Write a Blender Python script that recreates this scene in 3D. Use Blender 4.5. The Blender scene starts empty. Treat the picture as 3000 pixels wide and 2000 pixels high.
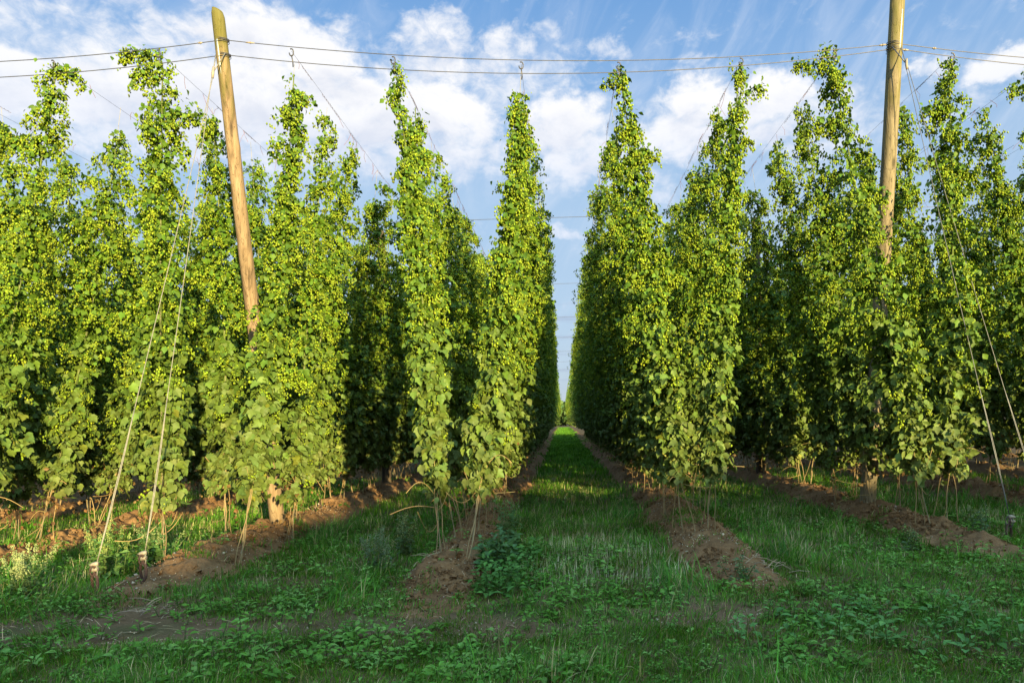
import bpy, math, random
import numpy as np
from math import radians as R_, pi

rs = np.random.RandomState(11)
random.seed(11)
scene = bpy.context.scene
COL = scene.collection

# ------------------------------------------------------------------ helpers
def tag(o, label=None, cat=None, group=None, kind=None):
    if label: o['label'] = label
    if cat: o['category'] = cat
    if group: o['group'] = group
    if kind: o['kind'] = kind
    return o

def empty(name, loc=(0, 0, 0)):
    o = bpy.data.objects.new(name, None)
    o.empty_display_size = .2
    o.location = loc
    COL.objects.link(o)
    return o

def mesh_from(name, V, F, mat, tint=None, smooth=False):
    """V (n,3), F (m,3) triangles, tint (n,3)"""
    V = np.asarray(V, np.float32); F = np.asarray(F, np.int32)
    me = bpy.data.meshes.new(name)
    n, m = len(V), len(F)
    me.vertices.add(n); me.vertices.foreach_set('co', V.ravel())
    me.loops.add(m * 3); me.loops.foreach_set('vertex_index', F.ravel())
    me.polygons.add(m)
    me.polygons.foreach_set('loop_start', np.arange(0, m * 3, 3, dtype=np.int32))
    me.polygons.foreach_set('use_smooth', np.full(m, smooth, dtype=bool))
    if tint is not None:
        a = me.attributes.new('tint', 'FLOAT_COLOR', 'POINT')
        c = np.ones((n, 4), np.float32); c[:, :3] = tint
        a.data.foreach_set('color', c.ravel())
    me.update(calc_edges=True)
    if mat: me.materials.append(mat)
    return me

def obj(name, me, parent=None, loc=None):
    o = bpy.data.objects.new(name, me)
    COL.objects.link(o)
    if parent: o.parent = parent
    if loc is not None: o.location = loc
    return o

class Acc:
    """collects triangles with per-vertex tint"""
    def __init__(s): s.V = []; s.F = []; s.C = []; s.n = 0
    def add(s, V, F, c=(.5, .5, .5)):
        V = np.asarray(V, np.float32); F = np.asarray(F, np.int32)
        c = np.asarray(c, np.float32)
        if c.ndim == 1: c = np.tile(c, (len(V), 1))
        s.V.append(V); s.F.append(F + s.n); s.C.append(c); s.n += len(V)
    def scatter(s, tv, tf, M, T, col):
        N, n = len(T), len(tv)
        if N == 0: return
        V = np.einsum('nij,vj->nvi', M, tv) + T[:, None, :]
        F = tf[None] + (np.arange(N) * n)[:, None, None]
        s.add(V.reshape(-1, 3), F.reshape(-1, 3), np.repeat(col, n, axis=0))
    def tube(s, P, r, sides=6, c=(.5, .5, .5), cap=True):
        P = np.asarray(P, float); k = len(P)
        r = np.broadcast_to(np.asarray(r, float), (k,))
        D = np.gradient(P, axis=0); D /= np.linalg.norm(D, axis=1)[:, None] + 1e-9
        ref = np.array([0., 0, 1]) if abs(D[0][2]) < .9 else np.array([0., 1, 0])
        U = np.cross(D, ref); U /= np.linalg.norm(U, axis=1)[:, None] + 1e-9
        W = np.cross(U, D)
        a = np.arange(sides) / sides * 2 * pi
        V = P[:, None] + r[:, None, None] * (np.cos(a)[None, :, None] * U[:, None] + np.sin(a)[None, :, None] * W[:, None])
        V = V.reshape(-1, 3)
        i = np.arange(k - 1)[:, None] * sides; j = np.arange(sides)[None]
        a0 = i + j; a1 = i + (j + 1) % sides
        F = np.concatenate([np.stack([a0, a1, a1 + sides], -1).reshape(-1, 3), np.stack([a0, a1 + sides, a0 + sides], -1).reshape(-1, 3)])
        if cap:
            V = np.concatenate([V, P[:1], P[-1:]])
            e = k * sides; jj = np.arange(sides); L = (k - 1) * sides
            F = np.concatenate([F, np.stack([jj, np.full(sides, e), (jj + 1) % sides], -1), np.stack([L + jj, L + (jj + 1) % sides, np.full(sides, e + 1)], -1)])
        s.add(V, F, c)
    def mesh(s, name, mat, smooth=False):
        return mesh_from(name, np.concatenate(s.V), np.concatenate(s.F), mat, np.concatenate(s.C), smooth)

def nrm(a): return a / (np.linalg.norm(a, axis=-1, keepdims=True) + 1e-9)

def frames(n, d, s):
    """matrices whose columns are x(side), y(dir d), z(normal) scaled by s (N,) or (N,3)"""
    d = nrm(d); n = n - (n * d).sum(-1, keepdims=True) * d; n = nrm(n)
    x = np.cross(d, n)
    M = np.stack([x, d, n], -1)
    s = np.asarray(s)
    return M * (s[:, None, None] if s.ndim == 1 else s[:, None, :])

_H = rs.rand(256, 256).astype(np.float32)
def vnoise(x, y):
    x = np.asarray(x, float); y = np.asarray(y, float)
    xi = np.floor(x).astype(int); yi = np.floor(y).astype(int)
    fx = x - xi; fy = y - yi
    fx = fx * fx * (3 - 2 * fx); fy = fy * fy * (3 - 2 * fy)
    g = lambda a, b: _H[a & 255, b & 255]
    return (g(xi, yi) * (1 - fx) + g(xi + 1, yi) * fx) * (1 - fy) + (g(xi, yi + 1) * (1 - fx) + g(xi + 1, yi + 1) * fx) * fy
def fbm(x, y, o=4):
    v = 0; a = .5; t = 0
    for k in range(o):
        v = v + a * vnoise(x * 2 ** k + 17.3 * k, y * 2 ** k + 9.1 * k); t += a; a *= .5
    return v / t
def sstep(a, b, x):
    t = np.clip((x - a) / (b - a), 0, 1); return t * t * (3 - 2 * t)

# ------------------------------------------------------------------ materials
def newmat(name):
    m = bpy.data.materials.new(name); m.use_nodes = True
    nt = m.node_tree; nt.nodes.clear()
    return m, nt, nt.nodes, nt.links

def leaf_material(name, transl=.3, tcol=(1.25, 1.2, .55), rough=.5, spec=.35):
    m, nt, N, L = newmat(name)
    at = N.new('ShaderNodeAttribute'); at.attribute_name = 'tint'
    tc = N.new('ShaderNodeTexCoord')
    nz = N.new('ShaderNodeTexNoise'); nz.inputs['Scale'].default_value = 9; nz.inputs['Detail'].default_value = 3
    L.new(tc.outputs['Object'], nz.inputs['Vector'])
    mr = N.new('ShaderNodeMapRange'); mr.inputs['From Min'].default_value = .3; mr.inputs['From Max'].default_value = .7
    mr.inputs['To Min'].default_value = .8; mr.inputs['To Max'].default_value = 1.2
    L.new(nz.outputs['Fac'], mr.inputs['Value'])
    mu = N.new('ShaderNodeVectorMath'); mu.operation = 'SCALE'
    L.new(at.outputs['Color'], mu.inputs[0]); L.new(mr.outputs['Result'], mu.inputs['Scale'])
    p = N.new('ShaderNodeBsdfPrincipled'); p.inputs['Roughness'].default_value = rough
    p.inputs['Specular IOR Level'].default_value = spec
    L.new(mu.outputs[0], p.inputs['Base Color'])
    out = N.new('ShaderNodeOutputMaterial')
    if transl > 0:
        t = N.new('ShaderNodeBsdfTranslucent')
        m2 = N.new('ShaderNodeVectorMath'); m2.operation = 'MULTIPLY'; m2.inputs[1].default_value = tcol
        L.new(mu.outputs[0], m2.inputs[0]); L.new(m2.outputs[0], t.inputs['Color'])
        mx = N.new('ShaderNodeMixShader'); mx.inputs[0].default_value = transl
        L.new(p.outputs[0], mx.inputs[1]); L.new(t.outputs[0], mx.inputs[2]); L.new(mx.outputs[0], out.inputs['Surface'])
    else:
        L.new(p.outputs[0], out.inputs['Surface'])
    return m

def soil_material(name, ramp, moss=None, scale=1.0):
    m, nt, N, L = newmat(name)
    tc = N.new('ShaderNodeTexCoord')
    n1 = N.new('ShaderNodeTexNoise'); n1.inputs['Scale'].default_value = 2.2 * scale; n1.inputs['Detail'].default_value = 9; n1.inputs['Roughness'].default_value = .65
    n2 = N.new('ShaderNodeTexNoise'); n2.inputs['Scale'].default_value = 34 * scale; n2.inputs['Detail'].default_value = 6; n2.inputs['Roughness'].default_value = .7
    for n in (n1, n2): L.new(tc.outputs['Object'], n.inputs['Vector'])
    mx = N.new('ShaderNodeMix'); mx.data_type = 'FLOAT'; mx.inputs[0].default_value = .45
    L.new(n1.outputs['Fac'], mx.inputs[2]); L.new(n2.outputs['Fac'], mx.inputs[3])
    cr = N.new('ShaderNodeValToRGB'); e = cr.color_ramp.elements
    e[0].position = .32; e[0].color = (*ramp[0], 1); e[1].position = .68; e[1].color = (*ramp[2], 1)
    k = e.new(.5); k.color = (*ramp[1], 1)
    L.new(mx.outputs[0], cr.inputs[0])
    p = N.new('ShaderNodeBsdfPrincipled'); p.inputs['Roughness'].default_value = .95; p.inputs['Specular IOR Level'].default_value = .1
    src = cr.outputs[0]
    if moss:
        n3 = N.new('ShaderNodeTexNoise'); n3.inputs['Scale'].default_value = 1.1; n3.inputs['Detail'].default_value = 8
        L.new(tc.outputs['Object'], n3.inputs['Vector'])
        mr = N.new('ShaderNodeMapRange'); mr.inputs['From Min'].default_value = .5; mr.inputs['From Max'].default_value = .75
        L.new(n3.outputs['Fac'], mr.inputs['Value'])
        mc = N.new('ShaderNodeMix'); mc.data_type = 'RGBA'; mc.inputs[7].default_value = (*moss, 1)
        L.new(mr.outputs[0], mc.inputs[0]); L.new(src, mc.inputs[6]); src = mc.outputs[2]
    L.new(src, p.inputs['Base Color'])
    b = N.new('ShaderNodeBump'); b.inputs['Strength'].default_value = .9; b.inputs['Distance'].default_value = .03
    L.new(mx.outputs[0], b.inputs['Height']); L.new(b.outputs[0], p.inputs['Normal'])
    out = N.new('ShaderNodeOutputMaterial'); L.new(p.outputs[0], out.inputs['Surface'])
    return m

def wood_material(name, c0, c1, moss_from, moss_to, moss=(.13, .15, .02)):
    """weathered round timber: long grain, cracks, knots, green algae on the upper end"""
    m, nt, N, L = newmat(name)
    tc = N.new('ShaderNodeTexCoord')
    mp = N.new('ShaderNodeMapping'); mp.inputs['Scale'].default_value = (11, 11, .55)
    L.new(tc.outputs['Object'], mp.inputs['Vector'])
    g = N.new('ShaderNodeTexNoise'); g.inputs['Scale'].default_value = 1.6; g.inputs['Detail'].default_value = 7; g.inputs['Roughness'].default_value = .6; g.inputs['Distortion'].default_value = .35
    L.new(mp.outputs[0], g.inputs['Vector'])
    cr = N.new('ShaderNodeValToRGB'); e = cr.color_ramp.elements
    e[0].position = .3; e[0].color = (*[v * .30 for v in c0], 1); e[1].position = .72; e[1].color = (*c1, 1)
    k = e.new(.45); k.color = (*c0, 1)
    L.new(g.outputs['Fac'], cr.inputs[0])
    # knots
    mp2 = N.new('ShaderNodeMapping'); mp2.inputs['Scale'].default_value = (4.5, 4.5, 1.5)
    L.new(tc.outputs['Object'], mp2.inputs['Vector'])
    vo = N.new('ShaderNodeTexVoronoi'); vo.inputs['Scale'].default_value = 1.3
    L.new(mp2.outputs[0], vo.inputs['Vector'])
    kn = N.new('ShaderNodeMapRange'); kn.inputs['From Min'].default_value = .1; kn.inputs['From Max'].default_value = .26
    kn.inputs['To Min'].default_value = .35; kn.inputs['To Max'].default_value = 1
    L.new(vo.outputs['Distance'], kn.inputs['Value'])
    # cracks
    mp3 = N.new('ShaderNodeMapping'); mp3.inputs['Scale'].default_value = (13, 13, .35)
    L.new(tc.outputs['Object'], mp3.inputs['Vector'])
    ck = N.new('ShaderNodeTexNoise'); ck.inputs['Scale'].default_value = 1.2; ck.inputs['Detail'].default_value = 3
    L.new(mp3.outputs[0], ck.inputs['Vector'])
    sb = N.new('ShaderNodeMath'); sb.operation = 'SUBTRACT'; sb.inputs[1].default_value = .5; L.new(ck.outputs['Fac'], sb.inputs[0])
    ab = N.new('ShaderNodeMath'); ab.operation = 'ABSOLUTE'; L.new(sb.outputs[0], ab.inputs[0])
    cm = N.new('ShaderNodeMapRange'); cm.inputs['From Max'].default_value = .012; cm.inputs['To Min'].default_value = .3
    L.new(ab.outputs[0], cm.inputs['Value'])
    ml = N.new('ShaderNodeMath'); ml.operation = 'MULTIPLY'; L.new(kn.outputs[0], ml.inputs[0]); L.new(cm.outputs[0], ml.inputs[1])
    sc = N.new('ShaderNodeVectorMath'); sc.operation = 'SCALE'; L.new(cr.outputs[0], sc.inputs[0]); L.new(ml.outputs[0], sc.inputs['Scale'])
    # algae
    sx = N.new('ShaderNodeSeparateXYZ'); L.new(tc.outputs['Object'], sx.inputs[0])
    mm = N.new('ShaderNodeMapRange'); mm.inputs['From Min'].default_value = moss_from; mm.inputs['From Max'].default_value = moss_to
    L.new(sx.outputs['Z'], mm.inputs['Value'])
    mn = N.new('ShaderNodeTexNoise'); mn.inputs['Scale'].default_value = 3; mn.inputs['Detail'].default_value = 5
    mp4 = N.new('ShaderNodeMapping'); mp4.inputs['Scale'].default_value = (4, 4, .7); L.new(tc.outputs['Object'], mp4.inputs['Vector']); L.new(mp4.outputs[0], mn.inputs['Vector'])
    m3 = N.new('ShaderNodeMath'); m3.operation = 'MULTIPLY_ADD'; m3.inputs[1].default_value = 1.6; m3.inputs[2].default_value = -.85
    L.new(mn.outputs['Fac'], m3.inputs[0])
    m4 = N.new('ShaderNodeMath'); m4.operation = 'ADD'; L.new(m3.outputs[0], m4.inputs[0]); L.new(mm.outputs[0], m4.inputs[1])
    m5 = N.new('ShaderNodeMapRange'); m5.inputs['From Min'].default_value = .15; m5.inputs['From Max'].default_value = .8; m5.inputs['To Max'].default_value = .8; L.new(m4.outputs[0], m5.inputs['Value'])
    mc = N.new('ShaderNodeMix'); mc.data_type = 'RGBA'; mc.inputs[7].default_value = (*moss, 1)
    L.new(m5.outputs[0], mc.inputs[0]); L.new(sc.outputs[0], mc.inputs[6])
    p = N.new('ShaderNodeBsdfPrincipled'); p.inputs['Roughness'].default_value = .85; p.inputs['Specular IOR Level'].default_value = .2
    L.new(mc.outputs[2], p.inputs['Base Color'])
    b = N.new('ShaderNodeBump'); b.inputs['Strength'].default_value = .6; b.inputs['Distance'].default_value = .012
    mh = N.new('ShaderNodeMath'); mh.operation = 'MULTIPLY'; L.new(g.outputs['Fac'], mh.inputs[0]); L.new(ml.outputs[0], mh.inputs[1])
    L.new(mh.outputs[0], b.inputs['Height']); L.new(b.outputs[0], p.inputs['Normal'])
    out = N.new('ShaderNodeOutputMaterial'); L.new(p.outputs[0], out.inputs['Surface'])
    return m

def plain_material(name, col, rough=.6, metal=0., var=.25, scale=30):
    m, nt, N, L = newmat(name)
    tc = N.new('ShaderNodeTexCoord'); nz = N.new('ShaderNodeTexNoise'); nz.inputs['Scale'].default_value = scale; nz.inputs['Detail'].default_value = 5
    L.new(tc.outputs['Object'], nz.inputs['Vector'])
    cr = N.new('ShaderNodeValToRGB'); e = cr.color_ramp.elements
    e[0].position = .3; e[0].color = (*[v * (1 - var) for v in col], 1); e[1].position = .7; e[1].color = (*[min(1, v * (1 + var)) for v in col], 1)
    L.new(nz.outputs['Fac'], cr.inputs[0])
    p = N.new('ShaderNodeBsdfPrincipled'); p.inputs['Roughness'].default_value = rough; p.inputs['Metallic'].default_value = metal
    L.new(cr.outputs[0], p.inputs['Base Color'])
    out = N.new('ShaderNodeOutputMaterial'); L.new(p.outputs[0], out.inputs['Surface'])
    return m

M_LEAF = leaf_material('hop_leaf', .16, (1.3, 1.25, .45), .55, .2)
M_CONE = leaf_material('hop_cone', .2, (1.15, 1.1, .5), .7, .12)
M_STEM = leaf_material('bine_fibre', 0, rough=.8, spec=.15)
M_GRASS = leaf_material('grass_blade', .28, (1.2, 1.25, .4), .6, .1)
M_WEED = leaf_material('weed_leaf', .26, (1.2, 1.2, .5), .65, .1)
M_STRAW = leaf_material('straw', 0, rough=.8, spec=.15)
M_SOIL = soil_material('ridge_soil', [(.075, .041, .020), (.155, .086, .040), (.245, .15, .075)])
M_GROUND = soil_material('field_ground', [(.062, .039, .021), (.12, .075, .04), (.19, .125, .07)], moss=(.035, .05, .014))
M_PEB = leaf_material('pebble', 0, rough=.8, spec=.2)
M_POLE = wood_material('pale_timber', (.165, .112, .066), (.265, .19, .118), 5.6, 7.6, (.085, .085, .014))
M_POLE2 = wood_material('grey_timber', (.145, .115, .07), (.235, .19, .12), 5.0, 9.0, (.12, .11, .03))
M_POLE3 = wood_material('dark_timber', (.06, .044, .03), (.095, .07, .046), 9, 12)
M_WIRE = plain_material('wire_steel', (.075, .07, .07), .5, .6)
M_ROPE = plain_material('guy_cable', (.17, .155, .125), .55, .2)
M_ROPED = plain_material('guy_cable_dark', (.09, .09, .095), .5, .5)
M_RUST = plain_material('rusty_iron', (.060, .030, .022), .85, .2)
M_CLAMP = plain_material('clamp_cast', (.22, .18, .13), .6, .1)
M_TIN = plain_material('tin_strip', (.42, .43, .40), .45, .5)
M_BARK = plain_material('bark', (.10, .075, .05), .9, 0)

# ------------------------------------------------------------------ layout (metres; rows run along +Y)
SP = 3.2
ROWX = {n: -1.35 + SP * i for n, i in zip('KJIHFEBACDGLMN', (-7, -6, -5, -4, -3, -2, -1, 0, 1, 2, 3, 4, 5, 6))}
ROWX['F'] = -10.95
FIRST = {'E': 8.4, 'B': 8.3, 'A': 7.8, 'C': 9.35, 'D': 9.3, 'G': 9.6, 'F': 8.6, 'L': 9.8}
MSTART = {'E': 7.2, 'B': 7.0, 'A': 6.45, 'C': 6.75, 'D': 7.9, 'G': 8.6, 'F': 7.6, 'L': 9.0}
def wireY(x): return 9.5 + (x + 4.55) * .0625
WZ = 6.86

# ridge height above the field
def ridge_h(row, x, y):
    x = np.asarray(x, float); y = np.asarray(y, float)
    c = ROWX[row] + .12 * (fbm(y * .5, np.full_like(y, 3.1 + ord(row))) - .5) * 2
    w = .47 + .30 * (fbm(y * .8, np.full_like(y, 7.7 + ord(row)), 3) - .5)
    if row == 'B': w = w + .13
    y0 = MSTART.get(row, 8.5)
    end = sstep(y0 - .35, y0 + 1.5, y)
    w = w * (.75 + .25 * end) + .07 * (1 - end)
    d = np.abs(x - c) / w
    prof = 1 - sstep(.25, 1.25, d)
    h = (.205 + .13 * (fbm(y * 1.1, np.full_like(y, 1.9 + ord(row)), 3) - .35)) * (.25 + .75 * end) * sstep(y0 - .5, y0 + .1, y)
    return prof * h
def field_h(x, y):
    return .10 * (fbm(np.asarray(x) * .35, np.asarray(y) * .35, 3) - .5)
def ground_h(x, y):
    h = field_h(x, y)
    for r in ROWX: h = h + ridge_h(r, x, y) * (np.abs(np.asarray(x) - ROWX[r]) < 1.2)
    return h

# ---- ground sheet
def grid_mesh(name, xs, ys, hf, mat):
    X, Y = np.meshgrid(xs, ys); Z = hf(X, Y)
    V = np.stack([X, Y, Z], -1).reshape(-1, 3)
    nx, ny = len(xs), len(ys)
    i = (np.arange(ny - 1)[:, None] * nx + np.arange(nx - 1)[None]).ravel()
    F = np.concatenate([np.stack([i, i + 1, i + nx + 1], -1), np.stack([i, i + nx + 1, i + nx], -1)])
    return mesh_from(name, V, F, mat, None, True)
xs = np.concatenate([[-900, -300, -120, -60, -35], np.arange(-25, 25.01, .25), [35, 60, 120, 300, 900]])
ys = np.concatenate([[-300, -120, -60, -30, -15], np.arange(-5, 40, .25), np.arange(40, 120, 2.), [140, 180, 220, 300, 500, 900, 1500]])
g = obj('ground', grid_mesh('ground', xs, ys, field_h, M_GROUND)); g['kind'] = 'structure'

# ---- soil ridges, one per row
def ridge_mesh(row):
    y0 = MSTART.get(row, 8.5)
    near = row in 'EBACDG'
    ys = np.concatenate([np.arange(y0 - .55, 22, .035 if near else .12), np.arange(22, 60, .3), np.arange(60, 191, 3.)])
    u = np.linspace(-1, 1, 45 if near else 19)
    xs = ROWX[row] + u * 1.08
    def hf(X, Y):
        h = ridge_h(row, X, Y)
        clod = (fbm(X * 3.3, Y * 3.3 + 31, 3) - .5) * .20 + np.abs(fbm(X * 8, Y * 8, 3) - .5) * -.16 + sstep(.62, .72, vnoise(X * 9 + 3, Y * 9 + 60)) * .035 + sstep(.6, .75, vnoise(X * 17 + 3, Y * 17 + 60)) * .022
        gully = -.05 * sstep(.55, .75, fbm(X * 2, Y * 7 + 50, 3))
        k = np.clip(h / .16, 0, 1)
        return field_h(X, Y) + h - .012 + (clod + gully) * k + .004
    return grid_mesh('soil_ridge', xs, ys, hf, M_SOIL)
for r in ROWX:
    if r in 'KN': continue
    o = obj('soil_ridge', ridge_mesh(r)); o['kind'] = 'structure'

# ------------------------------------------------------------------ leaf / cone templates
def leaf_template():
    out = [(0, .02), (.20, -.10), (.40, .06), (.44, .24), (.52, .50), (.33, .54), (.24, .72), (0, 1.0), (-.24, .72), (-.33, .54), (-.52, .50), (-.44, .24), (-.40, .06), (-.20, -.10)]
    V = [(0, .34, -.05)]
    for x, y in out: V.append((x, y, .30 * abs(x) - .45 * max(0, y - .3) ** 2 - (.12 if abs(x) > .45 else 0)))
    n = len(out)
    return np.array(V, np.float32), np.array([(0, 1 + i, 1 + (i + 1) % n) for i in range(n)], np.int32)
def simple_leaf(w=.38):
    V = [(0, 0, 0), (w * .75, .3, .07), (w, .55, .05), (0, 1, -.22), (-w, .55, .05), (-w * .75, .3, .07), (0, .45, -.03)]
    return np.array(V, np.float32), np.array([(6, 0, 1), (6, 1, 2), (6, 2, 3), (6, 3, 4), (6, 4, 5), (6, 5, 0)], np.int32)
def cone_template():
    V = [(0, 0, 0)]
    for z, r, a0 in ((-.28, .36, 0), (-.62, .38, .78)):
        for k in range(4): V.append((r * math.cos(a0 + k * pi / 2), r * math.sin(a0 + k * pi / 2), z))
    V.append((0, 0, -1.05))
    F = []
    for k in range(4):
        k1 = (k + 1) % 4
        F += [(0, 1 + k, 1 + k1), (1 + k, 5 + k, 1 + k1), (1 + k1, 5 + k, 5 + k1), (5 + k, 9, 5 + k1)]
    return np.array(V, np.float32), np.array(F, np.int32)
LV, LF = leaf_template(); SV, SF = simple_leaf(); SV2, SF2 = simple_leaf(.22); SV3, SF3 = simple_leaf(.29); CV, CF = cone_template()
QV = np.array([(0, 0, 0), (.42, .45, .06), (0, 1, -.12), (-.42, .45, .06)], np.float32); QF = np.array([(0, 1, 2), (0, 2, 3)], np.int32)
OV = np.array([(0, 0, 0), (.4, 0, -.5), (-.2, .35, -.5), (-.2, -.35, -.5), (0, 0, -1)], np.float32); OF = np.array([(0, 1, 2), (0, 2, 3), (0, 3, 1), (4, 2, 1), (4, 3, 2), (4, 1, 3)], np.int32)

def lerp(a, b, t): return a + (b - a) * t
def cols(base, n, v=.22, hue=.08):
    c = np.array(base)[None] * (1 + rs.uniform(-v, v, (n, 1)))
    c = c * (1 + rs.uniform(-hue, hue, (n, 3)))
    return c

LEAF_LOW = (.088, .118, .026); LEAF_TOP = (.060, .112, .008)

def stemcol(C, h):
    """woody straw-brown near the ground, green above"""
    f = np.clip((C[:, 2] / h - .10) / .12, 0, 1)[:, None]
    c = np.array([.21, .15, .075]) * (1 - f) + np.array([.10, .13, .03]) * f
    c = c * rs.uniform(.7, 1.25)
    k = len(C); c = np.repeat(c, 5, 0)
    return np.concatenate([c, c[:1], c[-1:]])

# ------------------------------------------------------------------ one hop bine
def bine_parts(top, tmax=.98, tmin=.16, R=None, nlat=190, lod=0, lean_pow=1.0, cone_amt=1.0, seed_side=None, withered=False, rscale=1.0, bow=.06, shoot=None, slim=.9):
    """returns dict part name -> mesh for a bine climbing from the origin to the vector `top`"""
    top = np.array(top, float)
    bx, by = rs.uniform(-bow, bow, 2)
    def axis(t):
        t = np.asarray(t, float)
        w = t ** lean_pow
        return np.stack([top[0] * w + bx * np.sin(pi * t), top[1] * w + by * np.sin(pi * t), top[2] * t], -1)
    if R is None: R = [(.0, .15), (.16, .30), (.3, .40), (.5, .44), (.7, .38), (.85, .28), (.95, .19), (1.0, .12)]
    rt = np.array([a for a, _ in R]); rr = np.maximum(np.array([b for _, b in R]) * rscale * slim - .05 * (slim < .9), .03)
    o1, o2 = rs.uniform(0, 200, 2)
    nl = nlat
    # lateral arms: more where the bine is wide, so the surface stays evenly thick
    tt = np.linspace(tmin, tmax, 400); wgt = np.interp(tt, rt, rr) + .07
    t = np.interp(rs.uniform(0, 1, nl), np.cumsum(wgt) / wgt.sum(), tt)
    # shoots gather in clumps: tiers along the bine, sectors round it
    step = .27 / top[2]; phi = rs.uniform(0, 2 * pi, nl)
    tier = np.floor(t / step); sec = 2 * pi / 5
    ph0 = (np.sin(tier * 12.9898 + o1) * 43758.5) % 1 * sec
    q = np.round((phi - ph0) / sec); pc = ph0 + q * sec + rs.normal(0, .20, nl)
    tc_ = (tier + .5 + .45 * np.sin(q * 2.4 + tier * 1.7 + o2)) * step + rs.normal(0, .035 / top[2], nl)
    cl = rs.rand(nl) < .82
    phi = np.where(cl, pc, phi); t = np.clip(np.where(cl, tc_, t), tmin, tmax)
    Rl = np.interp(t, rt, rr) * (.62 + .76 * fbm(t * 11 + o1, np.cos(phi) * .9 + np.sin(phi) * .5 + o2, 2))
    L = Rl * rs.uniform(.5, 1.15, nl); wild = rs.rand(nl) < .05; L = np.where(wild, L * 1.55, L)
    L = np.maximum(L, .07)
    o = np.stack([np.cos(phi), np.sin(phi), np.zeros(nl)], -1)
    nn = 7 if lod == 0 else 4
    s = (np.arange(nn)[None] + rs.uniform(.1, .9, (nl, nn))) / nn
    s = s ** .75
    P0 = axis(t)
    rise = rs.uniform(.1, .45, (nl, 1)); drop = rs.uniform(.45, 1.0, (nl, 1))
    P = P0[:, None] + o[:, None] * (L[:, None] * s)[..., None]
    P[..., 2] += L[:, None] * (rise * s - drop * s * s)
    swirl = rs.normal(0, .035, (nl, nn, 3)); P = P + swirl
    P = P.reshape(-1, 3); O = np.repeat(o, nn, 0); T = np.repeat(t, nn); S = s.ravel()
    # long side arms: (t, azimuth, length, droop, thickness)
    for (ta, aa, ln, dr, th) in (shoot or ()):
        k = int(260 * ln * (th / .14)); u = rs.uniform(0, 1, k) ** .8
        od = np.array([math.cos(aa), math.sin(aa), 0.])
        q = axis(np.full(k, ta)) + od * (u * ln)[:, None]; q[:, 2] += ln * (.25 * u - dr * u * u)
        q += rs.normal(0, th * .55, (k, 3)) * (1.1 - .5 * u)[:, None]
        P = np.concatenate([P, q]); O = np.concatenate([O, nrm(rs.normal(0, 1, (k, 3)) * [1, 1, .2] + [0, -.6, 0])]); T = np.concatenate([T, np.full(k, max(ta, .5))]); S = np.concatenate([S, np.full(k, .6)])
    res = {}
    # leaves
    m = len(P)
    reps = 2 if lod < 2 else 1
    idx = np.repeat(np.arange(m), reps)
    keep = rs.rand(len(idx)) < np.where(T[idx] > .42, .66, .90); idx = idx[keep]
    n = len(idx)
    p = P[idx] + rs.normal(0, .035, (n, 3)); oo = O[idx]; tl = T[idx]
    size = np.interp(tl, [0, .3, .55, 1], [.104, .100, .078, .064]) * rs.uniform(.55, 1.35, n)
    if lod == 1: size *= 1.25
    if lod == 2: size *= 1.9
    d = oo * .55 + np.array([0, 0, -.75]) + rs.normal(0, .45, (n, 3))
    nr = oo * .5 + np.array([0, 0, .6]) + rs.normal(0, .55, (n, 3))
    M = frames(nr, d, size)
    mixl = np.clip((tl - .12) / .4, 0, 1)[:, None]
    c = cols((1, 1, 1), n, .25, .09) * (np.array(LEAF_LOW) * (1 - mixl) + np.array(LEAF_TOP) * mixl)
    yel = rs.rand(n) < .02; c[yel] = c[yel] * np.array([1.6, 1.25, .9])
    A = Acc()
    tv, tf = ((LV, LF) if lod == 0 else (SV, SF) if lod == 1 else (QV, QF))
    pp = p - nrm(d) * size[:, None] * .3
    if lod == 0:
        big = rs.rand(n) < np.where(tl < .42, .8, .35)
        A.scatter(LV, LF, M[big], pp[big], c[big]); A.scatter(SV, SF, M[~big], pp[~big], c[~big])
    else: A.scatter(tv, tf, M, pp, c)
    res['leaves'] = A.mesh('leaves', M_LEAF, lod == 0)
    # cones
    ca = np.interp(T, [0, .22, .34, .5, 1], [0, .05, .45, 1, 1]) * cone_amt
    pk = (S > .2) & (rs.rand(m) < .30 * ca)
    ci = np.nonzero(pk)[0]
    k = 13 if lod == 0 else (8 if lod == 1 else 3)
    ci = np.repeat(ci, rs.randint(max(1, k // 3), int(k * 1.6) + 1, len(ci)))
    n = len(ci)
    if n:
        # hanging bunches: narrow and long, overlapping cones
        hang = rs.uniform(0, 1, n); p = P[ci] + O[ci] * .035
        p = p + rs.normal(0, .030, (n, 3)) * (1.25 - .8 * hang)[:, None]; p[:, 2] -= hang * .13 * (1 + .4 * np.sin(ci * 3.7))
        sz = rs.uniform(.022, .048, n) * (1 if lod == 0 else 1.35 if lod == 1 else 2.3)
        up = np.tile([0., 0, 1], (n, 1)) + rs.normal(0, .22, (n, 3))
        M = frames(up, rs.normal(0, 1, (n, 3)) * [1, 1, .1], np.stack([sz * .8, sz * .8, sz], -1))
        # frames keep d exact; rebuild so that z follows `up`
        z = nrm(up); x = nrm(np.cross(rs.normal(0, 1, (n, 3)), z)); y = np.cross(z, x)
        M = np.stack([x * (sz * .85)[:, None], y * (sz * .85)[:, None], z * sz[:, None]], -1)
        c = cols((.180, .242, .018), n, .38, .10)
        A = Acc(); tv, tf = ((CV, CF) if lod == 0 else (OV, OF)); A.scatter(tv, tf, M, p, c)
        res['cones'] = A.mesh('cones', M_CONE, lod == 0)
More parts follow.
